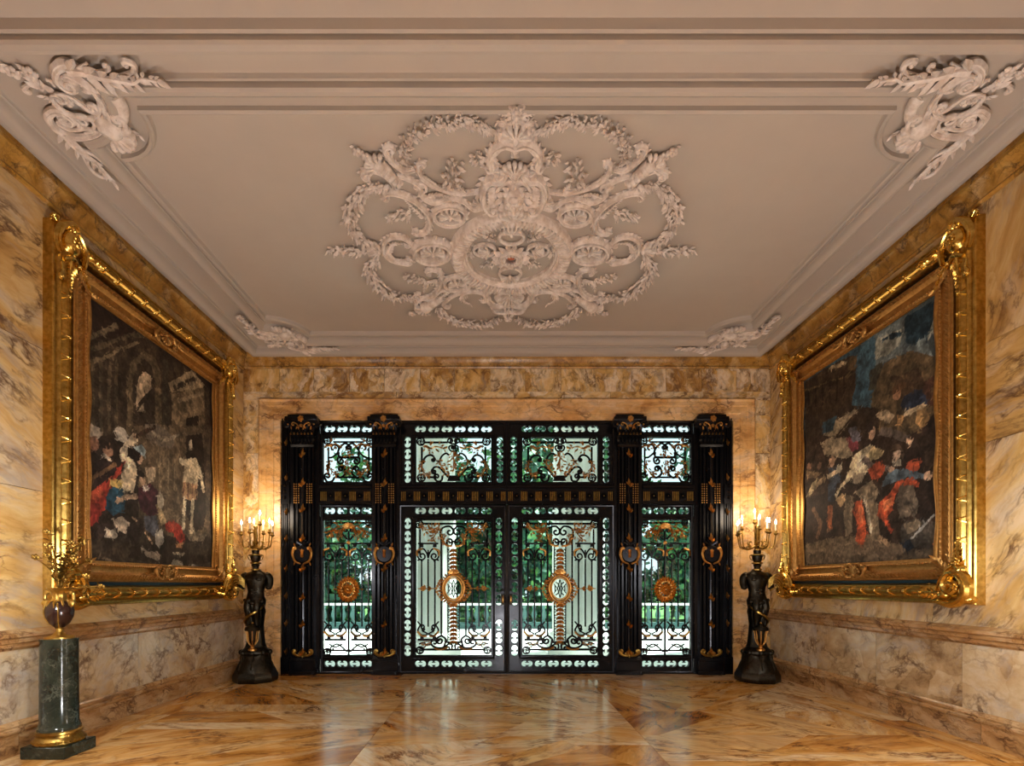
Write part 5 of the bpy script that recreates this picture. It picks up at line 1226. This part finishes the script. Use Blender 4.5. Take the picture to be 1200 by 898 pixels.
p(R1, (58, 42, 26), (60, 540), (160, 480), (300, 400), (350, 390), (350, 560), (320, 700), (60, 760)); s(R1, (110, 84, 48), .006, (60, 590), (330, 500)); p(R1, (84, 62, 36), (300, 410), (355, 385), (355, 470), (300, 480)); s(R1, (176, 150, 104), .01, (200, 470), (290, 430)); 
for i in range(6): s(R1, (34, 24, 16), .008, (80 + 40 * i, 600 - 18 * i), (80 + 40 * i, 690 - 10 * i))
p(R1, (58, 54, 42), (430, 480), (500, 430), (500, 560), (420, 600)); p(R1, (92, 72, 44), (510, 440), (640, 370), (800, 400), (810, 900), (430, 900), (440, 620)); p(R1, (70, 50, 32), (540, 520), (700, 470), (760, 600), (600, 640)); p(R1, (108, 84, 52), (560, 420), (640, 390), (620, 520), (540, 500))
p(R1, (52, 38, 26), (60, 740), (330, 680), (480, 700), (480, 900), (60, 900)); p(R1, (146, 126, 94), (160, 880), (180, 800), (300, 720), (360, 700), (300, 800), (240, 860)); s(R1, (60, 44, 30), .008, (240, 850), (380, 690)); p(R1, (170, 146, 108), (460, 740), (520, 700), (570, 740), (540, 790)); p(R1, (40, 66, 80), (160, 780), (240, 740), (220, 820), (160, 850))
e(R1, (190, 130, 84), (.026, .022), (580, 620)); e(R1, (92, 60, 34), (.05, .016), (585, 585)); p(R1, (36, 44, 62), (620, 620), (720, 590), (760, 680), (640, 740), (600, 680)); p(R1, (176, 130, 70), (690, 720), (740, 700), (780, 800), (740, 840), (680, 780)); s(R1, (216, 186, 136), .012, (630, 730), (700, 700), (730, 690)); p(R1, (196, 140, 76), (585, 730), (620, 740), (610, 800), (580, 790)); p(R1, (74, 44, 30), (720, 560), (800, 500), (810, 700), (750, 680)); p(R1, (130, 96, 58), (760, 600), (810, 560), (800, 660)); p(R1, (48, 32, 24), (700, 840), (810, 700), (810, 900), (680, 900))
# lower scene
p(R8, (54, 38, 28), (50, 60), (820, 40), (820, 760), (50, 800)); p(R8, (160, 138, 104), (150, 100), (210, 60), (330, 70), (330, 170), (280, 190), (170, 160)); p(R8, (40, 28, 22), (620, 140), (800, 100), (810, 480), (690, 500), (640, 300)); p(R8, (64, 46, 32), (740, 150), (800, 130), (800, 240), (740, 230))
p(R8, (96, 78, 56), (55, 690), (200, 640), (420, 620), (620, 700), (820, 700), (820, 760), (60, 800)); e(R8, (120, 98, 72), (.2, .035), (330, 700)); e(R8, (112, 92, 68), (.12, .03), (520, 720))
s(R8, (40, 28, 20), .006, (100, 210), (150, 30)); s(R8, (150, 120, 84), .016, (90, 370), (170, 300)); p(R8, (120, 92, 62), (65, 260), (160, 270), (120, 300), (70, 300)); p(R8, (150, 128, 90), (60, 420), (100, 330), (130, 300), (110, 380)); p(R8, (44, 30, 24), (60, 430), (180, 380), (250, 500), (230, 640), (70, 660)); e(R8, (138, 92, 66), (.024, .022), (80, 235)); e(R8, (120, 84, 60), (.02, .018), (140, 230)); s(R8, (92, 62, 42), .016, (110, 480), (150, 560), (130, 640)); s(R8, (104, 72, 48), .014, (210, 500), (190, 600))
p(R8, (54, 60, 72), (190, 240), (260, 230), (260, 320), (200, 340)); e(R8, (196, 150, 112), (.026, .026), (212, 205)); s(R8, (204, 180, 140), .014, (195, 290), (260, 250)); e(R8, (200, 186, 150), (.022, .014), (252, 240)); p(R8, (170, 84, 40), (190, 460), (215, 450), (210, 600), (185, 580)); p(R8, (52, 62, 80), (190, 330), (240, 330), (220, 440), (190, 430))
p(R8, (132, 50, 58), (290, 70), (360, 60), (360, 130), (320, 150)); p(R8, (92, 88, 96), (300, 10), (350, 0), (380, 80), (330, 90))
# man in cream cloak, reclining woman in blue and red
e(R8, (204, 156, 116), (.024, .03), (437, 35)); e(R8, (52, 38, 30), (.03, .02), (425, 5)); p(R8, (212, 190, 144), (345, 160), (430, 100), (450, 170), (400, 280), (330, 300), (260, 360), (240, 420), (230, 390), (290, 300), (320, 200)); p(R8, (226, 208, 170), (360, 170), (400, 160), (400, 240), (350, 250)); p(R8, (204, 176, 116), (440, 110), (510, 140), (500, 170), (430, 200), (420, 160)); p(R8, (148, 130, 104), (330, 260), (400, 270), (380, 330), (330, 330)); s(R8, (120, 100, 88), .018, (400, 190), (440, 230), (520, 240))
p(R8, (152, 130, 98), (340, 380), (440, 310), (480, 380), (450, 440), (380, 420)); p(R8, (126, 104, 76), (290, 400), (330, 400), (330, 600), (290, 640), (280, 500)); p(R8, (150, 126, 92), (400, 420), (470, 430), (480, 620), (520, 670), (440, 660), (410, 560)); s(R8, (214, 196, 160), .010, (400, 410), (420, 500), (430, 600)); p(R8, (196, 156, 104), (235, 420), (280, 390), (290, 430), (260, 470)); s(R8, (168, 132, 92), .014, (480, 640), (530, 680))
p(R8, (206, 74, 32), (350, 440), (385, 425), (400, 540), (405, 620), (380, 690), (345, 660), (360, 570), (335, 500)); p(R8, (226, 104, 52), (365, 460), (385, 450), (390, 560), (372, 560)); p(R8, (200, 72, 34), (415, 250), (480, 190), (520, 230), (500, 290), (440, 310)); e(R8, (206, 76, 36), (.04, .026), (672, 230))
p(R8, (204, 72, 32), (540, 380), (580, 320), (660, 290), (710, 330), (700, 360), (620, 340), (570, 400), (560, 480), (510, 550), (470, 520), (480, 440)); p(R8, (230, 112, 58), (500, 440), (550, 410), (560, 450), (510, 500)); s(R8, (190, 64, 30), .012, (520, 540), (550, 600))
p(R8, (88, 110, 124), (500, 320), (540, 260), (620, 240), (740, 280), (730, 310), (640, 290), (560, 330), (500, 350)); p(R8, (216, 200, 168), (550, 200), (600, 190), (610, 230), (560, 230)); e(R8, (214, 176, 140), (.026, .026), (580, 160)); p(R8, (84, 62, 44), (550, 110), (600, 100), (630, 170), (610, 200), (600, 140), (560, 150)); e(R8, (220, 172, 132), (.02, .012), (548, 250)); e(R8, (224, 178, 136), (.022, .018), (755, 290)); s(R8, (220, 176, 136), .006, (755, 290), (775, 265)); p(R8, (104, 90, 72), (570, 430), (600, 340), (670, 340), (700, 440), (690, 510), (600, 530)); 
p(R8, (70, 62, 52), (600, 600), (620, 540), (720, 520), (800, 560), (800, 700), (740, 700), (610, 680)); p(R8, (120, 104, 80), (620, 560), (700, 530), (720, 570), (640, 620)); s(R8, (170, 170, 160), .006, (660, 640), (790, 510)); p(R8, (30, 40, 54), (600, 680), (650, 650), (680, 690), (640, 720)); s(R8, (206, 164, 122), .012, (560, 40), (600, 60)); s(R8, (212, 168, 128), .010, (620, 60), (655, 95)); s(R8, (96, 82, 70), .022, (500, 30), (620, 60)); p(R8, (176, 104, 56), (780, 670), (815, 655), (815, 690), (790, 695))
imgR = raster(330, 396, ((70, 84, 88), (56, 42, 30)), sh, 9)
tR = pic(FRW, XR, oR, fR, zR0, zR1, True, 9, 'huge gilt framed painting of a cloaked man and reclining woman in red under stormy sky')
canvas(FRW, uR0 - .02, uR1 + .02, vR0 - .02, vR1 + .02, .03, imgR, tR)
# ================================================================== PEDESTAL WITH VASE
px_, py_ = -3.37, 3.985
t = thing('marble_pedestal', 'dark green marble column pedestal with gilt base ring, in front of the left wall', 'pedestal', (px_, py_, 0))
U = up(px_, py_)
m_ = MB(U); m_.box(-.165, .165, 0, .09, -.155, .155, .006); m_.build('plinth', M['green_marble'], t)
m_ = MB(U); m_.lathe([(.15, .09), (.16, .10), (.16, .125), (.148, .14), (.14, .148), (.138, .16), (.148, .17), (.146, .185), (.13, .195)], k=40)
for i in range(30):
    a = 2 * PI * i / 30; m_.blob((math.cos(a) * .15, .115, math.sin(a) * .15), .018, .014, .018, 6, 4)
m_.build('gilt_base_ring', M['old_gold'], t)
m_ = MB(U); m_.lathe([(.136, .19), (.136, .212), (.13, .22), (.126, .24), (.122, .25), (.120, .5), (.119, .865), (.122, .875), (.122, .885), (.0001, .885)], k=48); m_.build('shaft', M['green_marble'], t)
zt = .885
t = thing('porphyry_vase', 'egg shaped dark red vase with gilt neck and handles on the green marble pedestal', 'vase', (px_, py_, zt))
U = up(px_, py_, zt); U.R = U.R * .88; U.det = 1
m_ = MB(U); m_.lathe([(.11, 0), (.11, .012), (.10, .02), (.06, .028), (.05, .035), (.028, .06), (.026, .085), (.04, .095), (.0001, .1)], k=32); m_.build('gilt_foot', M['frame_gold'], t)
m_ = MB(U); m_.lathe([(.0001, .088), (.035, .095), (.075, .135), (.10, .19), (.105, .24), (.098, .285), (.075, .32), (.05, .33)], k=36); m_.build('body', M['porphyry'], t)
m_ = MB(U); m_.lathe([(.066, .318), (.056, .33), (.048, .35), (.047, .375), (.056, .405), (.08, .428), (.09, .436), (.086, .442), (.06, .425)], k=32, mod=lambda a, h: 1 + .05 * math.sin(a * 12))
for i in range(10):
    a = 2 * PI * i / 10; m_.tube([(math.cos(a) * .075, .325, math.sin(a) * .075), (math.cos(a) * .092, .305, math.sin(a) * .092), (math.cos(a) * .102, .268 + .012 * (i % 2), math.sin(a) * .102)], [.010, .010, .003], 6)
m_.build('gilt_neck', M['frame_gold'], t)
for a in (-1, 1):
    m_ = MB(U); P = cr([(a * .06, .40, 0), (a * .11, .41, 0), (a * .125, .36, 0), (a * .115, .30, 0), (a * .095, .29, 0), (a * .09, .33, 0)], 5); m_.tube(P, .013, 7); m_.blob((a * .115, .31, .01), .03, .035, .025); m_.blob((a * .11, .40, 0), .022); m_.build('handle', M['frame_gold'], t)
m_ = MB(U); m_.tube(cr([(.045, .31, .075), (.062, .24, .088), (.05, .16, .072), (.02, .10, .03)], 4), .006, 5); m_.tube(cr([(-.05, .31, .075), (-.068, .24, .084), (-.055, .16, .07), (-.02, .10, .03)], 4), .006, 5); m_.build('gilt_strap', M['frame_gold'], t)
t = thing('gilt_bouquet', 'spreading bouquet of gilt metal branches, leaves and flowers standing in the dark red vase', 'bouquet', (px_, py_, zt + .38))
R = random.Random(12)
for i in range(17):
    q = MB(up(px_, py_, zt + .36)); a = R.uniform(-1.9, 1.9); rr = R.uniform(.05, .2); h = R.uniform(.2, .46) * (1.1 - rr * 1.0)
    if i == 0: a, rr, h = .0, .17, .40
    if i == 1: a, rr, h = PI, .10, .46
    if i == 2: a, rr, h = .2, .25, .12
    if i == 3: a, rr, h = -.3, .27, .04
    if i == 4: a, rr, h = 2.6, .14, .26
    e_ = np.array([math.cos(a) * rr, h, math.sin(a) * rr]); P = cr([(0, 0, 0), (e_[0] * .3, h * .55, e_[2] * .3), tuple(e_)], 6); q.tube(P, .0045, 5)
    for k in range(10):
        f = .3 + .7 * k / 10; p0 = P[min(len(P) - 1, int(f * len(P)))]; ang = R.uniform(0, 2 * PI); L = R.uniform(.04, .075)
        f3 = MB(); 
        dr = np.array([math.cos(ang), R.uniform(-.2, .8), math.sin(ang)]); dr /= np.linalg.norm(dr); sd = np.cross(dr, (0, 1, 0)); sd /= np.linalg.norm(sd) + 1e-6; upv = np.cross(sd, dr)
        V = [p0, p0 + dr * L * .4 + sd * L * .28, p0 + dr * L, p0 + dr * L * .4 - sd * L * .28, p0 + dr * L * .45 + upv * L * .1, p0 + dr * L * .45 - upv * L * .05]
        q.add(V, [(0, 1, 4), (1, 2, 4), (2, 3, 4), (3, 0, 4), (0, 5, 1), (1, 5, 2), (2, 5, 3), (3, 5, 0)])
    c = P[-1]
    for k in range(6): b = k * PI / 3; q.blob((c[0] + math.cos(b) * .02, c[1] + math.sin(b) * .02 * .6, c[2] + math.sin(b) * .012), .013, .013, .01, 6, 4)
    q.blob((c[0], c[1], c[2] + .008), .013, .013, .013, 6, 5)
    q.build('flower_branch', M['old_gold'], t, sharp=50)
# ================================================================== TORCHERES
def torch(x, y, label, cand, side, body_rot):
    t = thing('candelabrum_torchere', label, 'floor candelabrum', (x, y, 0), 'bronze torchere statues beside the entrance')
    s = side  # +1: gilt horn points to +u
    Bz, OG = M['bronze'], M['old_gold']
    U = up(x, y); U = Fr((x, y, 0), (s, 0, 0), (0, 0, 1), (0, -1, 0))
    octo = lambda a, h: 1 / max(.924, math.cos((a + PI / 8) % (PI / 4) - PI / 8)) if h < .16 else 1
    m_ = MB(U); m_.lathe([(.25, 0), (.262, .02), (.262, .09), (.245, .12), (.24, .14), (.235, .19), (.21, .25), (.185, .30), (.17, .34), (.172, .36), (.19, .38), (.185, .41), (.15, .44), (.13, .46)], k=32, mod=lambda a, h: octo(a, h) * (1 + .03 * math.cos(8 * a) * (h > .16) * (h < .36)))
    for i in range(8):
        a = 2 * PI * i / 8 + .2; m_.rib([np.array([0, 0])] * 0 + [np.array([0, 0]), np.array([.001, 0])], .0001) if False else m_.blob((math.cos(a) * .18, .39, math.sin(a) * .18), .035, .04, .035, 8, 6)
        m_.tube(cr([(math.cos(a) * .17, .40, math.sin(a) * .17), (math.cos(a) * .175, .30, math.sin(a) * .175), (math.cos(a) * .235, .17, math.sin(a) * .235)], 4), [.028] * 5 + [.015] * 4, 6)
    m_.build('base', Bz, t)
    # tapering tree-trunk support and draped body
    m_ = MB(U); rg = []
    def ring(v, cx, cz, rx, rz, k=20, fold=0): return [(cx + rx * math.cos(2 * PI * j / k) * (1 + fold * math.cos(7 * 2 * PI * j / k)), v, cz + rz * math.sin(2 * PI * j / k) * (1 + fold * math.cos(7 * 2 * PI * j / k))) for j in range(k)]
    for v, cx, cz, rx, rz, fo in ((.42, .02, -.04, .13, .12, .05), (.5, .02, -.04, .105, .1, .08), (.65, .02, -.05, .085, .085, .1), (.8, .02, -.03, .085, .085, .12), (.95, .015, 0, .1, .1, .1), (1.03, .01, 0, .115, .11, .06), (1.08, .0, .0, .118, .11, .02), (1.14, .0, 0, .1, .085, 0), (1.2, -.005, 0, .092, .075, 0), (1.27, -.01, 0, .105, .085, 0), (1.34, -.01, 0, .13, .10, 0), (1.41, -.01, -.005, .145, .095, 0), (1.45, -.01, -.01, .12, .08, 0), (1.475, -.01, -.01, .06, .055, 0), (1.50, -.01, -.01, .045, .045, 0)):
        rg.append(ring(v, cx, cz, rx * 1.12, rz * 1.1, 28, fo))
    m_.loft(rg)
    for q in (-1, 1):
        m_.blob((q * .055 - .01, 1.365, .075), .055, .04, .03, 10, 7)              # chest
        for k in range(3): m_.blob((q * .028 - .008, 1.27 - k * .045, .075), .026, .022, .016, 8, 6)
        m_.tube(cr([(q * .125 - .01, 1.42, 0), (q * .175 - .01, 1.39, .0), (q * .185 - .01, 1.31, .01), (q * .18 - .01, 1.26, .03)], 4), lambda f: .052 - .012 * f, 10)  # truncated arms
        m_.blob((q * .18 - .01, 1.255, .03), .042, .03, .042, 10, 6); m_.blob((q * .15 - .01, 1.415, 0), .055, .045, .055, 10, 7)
        m_.tube(cr([(q * .05, 1.08, .07), (q * .06, .98, .1), (q * .045, .86, .075), (q * .04, .72, .05)], 4), lambda f: .06 - .03 * f, 10)  # thighs under cloth
    m_.build('torso', Bz, t, sharp=60)
    m_ = MB(U)
    for k in range(7): f = k / 6; a0 = -.6 + f * 3.4; m_.tube(cr([(.115 * math.cos(a0), 1.06 - .05 * f, .115 * math.sin(a0)), (.12 * math.cos(a0 + .3), .93, .12 * math.sin(a0 + .3)), (.095 * math.cos(a0 + .5), .75 - .03 * (k % 3), .095 * math.sin(a0 + .5))], 4), [.022] * 5 + [.012] * 4, 6)
    m_.tube(cr([(-.12, 1.07, .05), (0, 1.05, .12), (.12, 1.09, .05)], 5), .025, 7); m_.build('drapery', Bz, t, sharp=60)
    # gilt sash winding round the body
    m_ = MB(U); m_.tube([(.115 * math.cos(a) * (1 + .3 * (f > .8)), 1.02 - .33 * f, .02 + .12 * math.sin(a)) for f, a in ((i / 26, 3.3 - 4.6 * i / 26) for i in range(27))], lambda f: .012 + .010 * math.sin(PI * f), 7, 1, 1.3); m_.build('gilt_sash', OG, t)
    # gilt horn / palm curling from the shoulder towards the wall
    m_ = MB(U)
    for k in range(5): q = k * .028; m_.tube(cr([(.10, 1.26 + q * .8, .09), (.15 + q * .3, 1.31 + q, .11), (.21 + q * .5, 1.31 + q, .11), (.255 + q * .5, 1.24 + q * .6, .11), (.25 + q * .4, 1.17 + q * .2, .10), (.215 + q * .2, 1.155, .1), (.20, 1.185 + q * .1, .1)], 4), lambda f: .013 * (1 - .5 * f), 6)
    for k in range(4): m_.blob((.12 + .02 * k, 1.22 + .012 * k, .11), .016, .014, .016, 6, 5)
    m_.build('gilt_palm', M['frame_gold'], t, sharp=60)
    # small urn with gilt straps in front
    cu, cz = -.03, .15
    m_ = MB(U); m_.lathe([(.03, .50), (.05, .54), (.06, .62), (.065, .69)], (cu, 0, cz), 20); m_.lathe([(.095, .69), (.1, .71), (.09, .735), (.06, .75), (.03, .765), (.02, .775)], (cu, 0, cz), 20); m_.build('urn', Bz, t)
    m_ = MB(U); m_.lathe([(.055, .425), (.055, .445), (.03, .46), (.022, .48), (.03, .5), (.035, .505)], (cu, 0, cz), 18)
    for i in range(8):
        a = 2 * PI * (i + .5) / 8; c_, s_ = math.cos(a), math.sin(a); m_.tube(cr([(cu + .03 * c_, .50, cz + .03 * s_), (cu + .062 * c_, .56, cz + .062 * s_), (cu + .07 * c_, .64, cz + .07 * s_), (cu + .085 * c_, .70, cz + .085 * s_)], 4), .008, 5)
    m_.blob((cu, .79, cz), .016); m_.build('gilt_urn_straps', M['gold'], t)
    # neck vase above the shoulders
    m_ = MB(U); m_.lathe([(.04, 1.50), (.04, 1.53), (.055, 1.56), (.03, 1.575)], k=20); m_.lathe([(.045, 1.60), (.062, 1.64), (.066, 1.68), (.04, 1.70), (.045, 1.72), (.05, 1.755)], k=20); m_.build('neck_vase', M['porphyry'] if False else Bz, t)
    m_ = MB(U); m_.lathe([(.045, 1.485), (.058, 1.49), (.058, 1.505), (.04, 1.515)], k=20); m_.lathe([(.05, 1.57), (.072, 1.58), (.072, 1.59), (.05, 1.605)], k=20); m_.lathe([(.06, 1.685), (.085, 1.69), (.085, 1.70), (.05, 1.71)], k=20); m_.lathe([(.03, 1.75), (.055, 1.76), (.03, 1.78), (.02, 1.82), (.035, 1.86), (.02, 1.9), (.03, 1.96), (.018, 2.02), (.03, 2.08), (.012, 2.1)], k=16)
    for q in (-1, 1): m_.tube(cr([(q * .05, 1.66, 0), (q * .1, 1.69, 0), (q * .09, 1.64, 0), (q * .055, 1.62, 0)], 4), .006, 5)
    m_.build('gilt_stem', OG, t)
    for i, (dx, dz, h) in enumerate(cand):
        L = math.hypot(dx, dz); V = Fr((x, y, 0), (1, 0, 0), (0, 0, 1), (0, -1, 0)); tip = h
        m_ = MB(V)
        if L > .03:
            m_.tube(cr([(0, 1.84, 0), (dx * .4, 1.78, dz * .4), (dx * .85, 1.80, dz * .85), (dx, tip - .16, dz)], 5), .008, 6)
            m_.tube(cr([(dx * .35, 1.8, dz * .35), (dx * .5, 1.86, dz * .5), (dx * .35, 1.88, dz * .35)], 4), .006, 5)
            for k in range(4): m_.blob((dx * (.35 + .17 * k), 1.795 + .012 * (k % 2), dz * (.35 + .17 * k)), .014, .012, .014, 6, 5)
        m_.lathe([(.008, tip - .17), (.03, tip - .15), (.032, tip - .142), (.014, tip - .135), (.018, tip - .12), (.016, tip - .105)], (dx, 0, dz), 12); arm = m_.build('candle_arm', OG, t)
        m_ = MB(V); m_.lathe([(.011, tip - .11), (.011, tip - .02), (.0001, tip - .018)], (dx, 0, dz), 12); m_.build('candle', M['wax'], arm)
        m_ = MB(V); m_.lathe([(.006, tip - .02), (.013, tip + .0), (.012, tip + .015), (.004, tip + .04), (.0001, tip + .05)], (dx, 0, dz), 12); m_.build('flame_bulb', M['bulb'], arm)
    # the light those bulbs shed
    li = bpy.data.lights.new('candle_glow', 'POINT'); li.energy = 17; li.color = (1, .82, .60); li.shadow_soft_size = .16
    lo = bpy.data.objects.new('candle_glow', li); C.objects.link(lo); lo.location = (x, y, 2.32)
sc1 = 87.0
def cpos(c, cx): return [((px - cx) / sc1, dz, 1.3 + (685 - py) / sc1) for px, py, dz in c]
torch(-3.26, 6.98, 'dark bronze torchere statue with lit candles left of the entrance doors', cpos([(282, 614, .05), (288, 610, -.16), (298, 613, .2), (301.5, 602, 0), (307.5, 610, -.14), (318, 615, .05), (297, 611, -.22)], 296.5), -1, 0)
torch(3.50, 6.98, 'dark bronze torchere statue with nine lit candles right of the entrance doors', cpos([(860.5, 613.5, .08), (866, 613.5, -.1), (874.5, 606, -.18), (879, 609, .2), (882, 600, 0), (889, 613, .22), (895, 606, -.18), (899.5, 610, -.06), (904, 613.5, .06)], 885), 1, 0)
# ================================================================== LIGHT, CAMERA
w = bpy.data.worlds.new('World'); bpy.context.scene.world = w; w.use_nodes = True
bg = w.node_tree.nodes['Background']; bg.inputs[0].default_value = (.82, .92, 1.0, 1); bg.inputs[1].default_value = 1.5
def sun(rot, e, ang, col):
    l = bpy.data.lights.new('sun', 'SUN'); l.energy = e; l.angle = ang; l.color = col; o = bpy.data.objects.new('sun', l); C.objects.link(o); o.rotation_euler = rot
sun((math.radians(-18), math.radians(34), 0), 22.0, .05, (1, .97, .92))
def add_fill(x, y, z, e, r, col=(.98, .99, 1)):
    l = bpy.data.lights.new('fill_light', 'POINT'); l.energy = e; l.shadow_soft_size = r; l.color = col; o = bpy.data.objects.new('fill_light', l); C.objects.link(o); o.location = (x, y, z)
add_fill(X0, 1.4, .4, 200, .2); add_fill(X0 - 3.1, 2.95, 1.5, 68, .1); add_fill(X0 + 3.1, 2.95, 1.5, 68, .1)  # unseen fill lights, added out of view to brighten ceiling and walls
cam = bpy.data.cameras.new('camera'); co = bpy.data.objects.new('camera', cam); C.objects.link(co); bpy.context.scene.camera = co
co.location = (0, 0, 1.3); co.rotation_euler = (PI / 2, 0, 0); cam.sensor_width = 36; cam.lens = 36 * F / 1200
cam.shift_x = (600 - 583) / 1200; cam.shift_y = (685 - 449) / 1200; cam.clip_start = .05; cam.clip_end = 200
vs = bpy.context.scene.view_settings; vs.view_transform = 'Standard'; vs.look = 'None'; vs.gamma = 1; vs.use_curve_mapping = False; vs.exposure = 0.14
for o in bpy.data.objects:
    if '_o' in o: del o['_o']
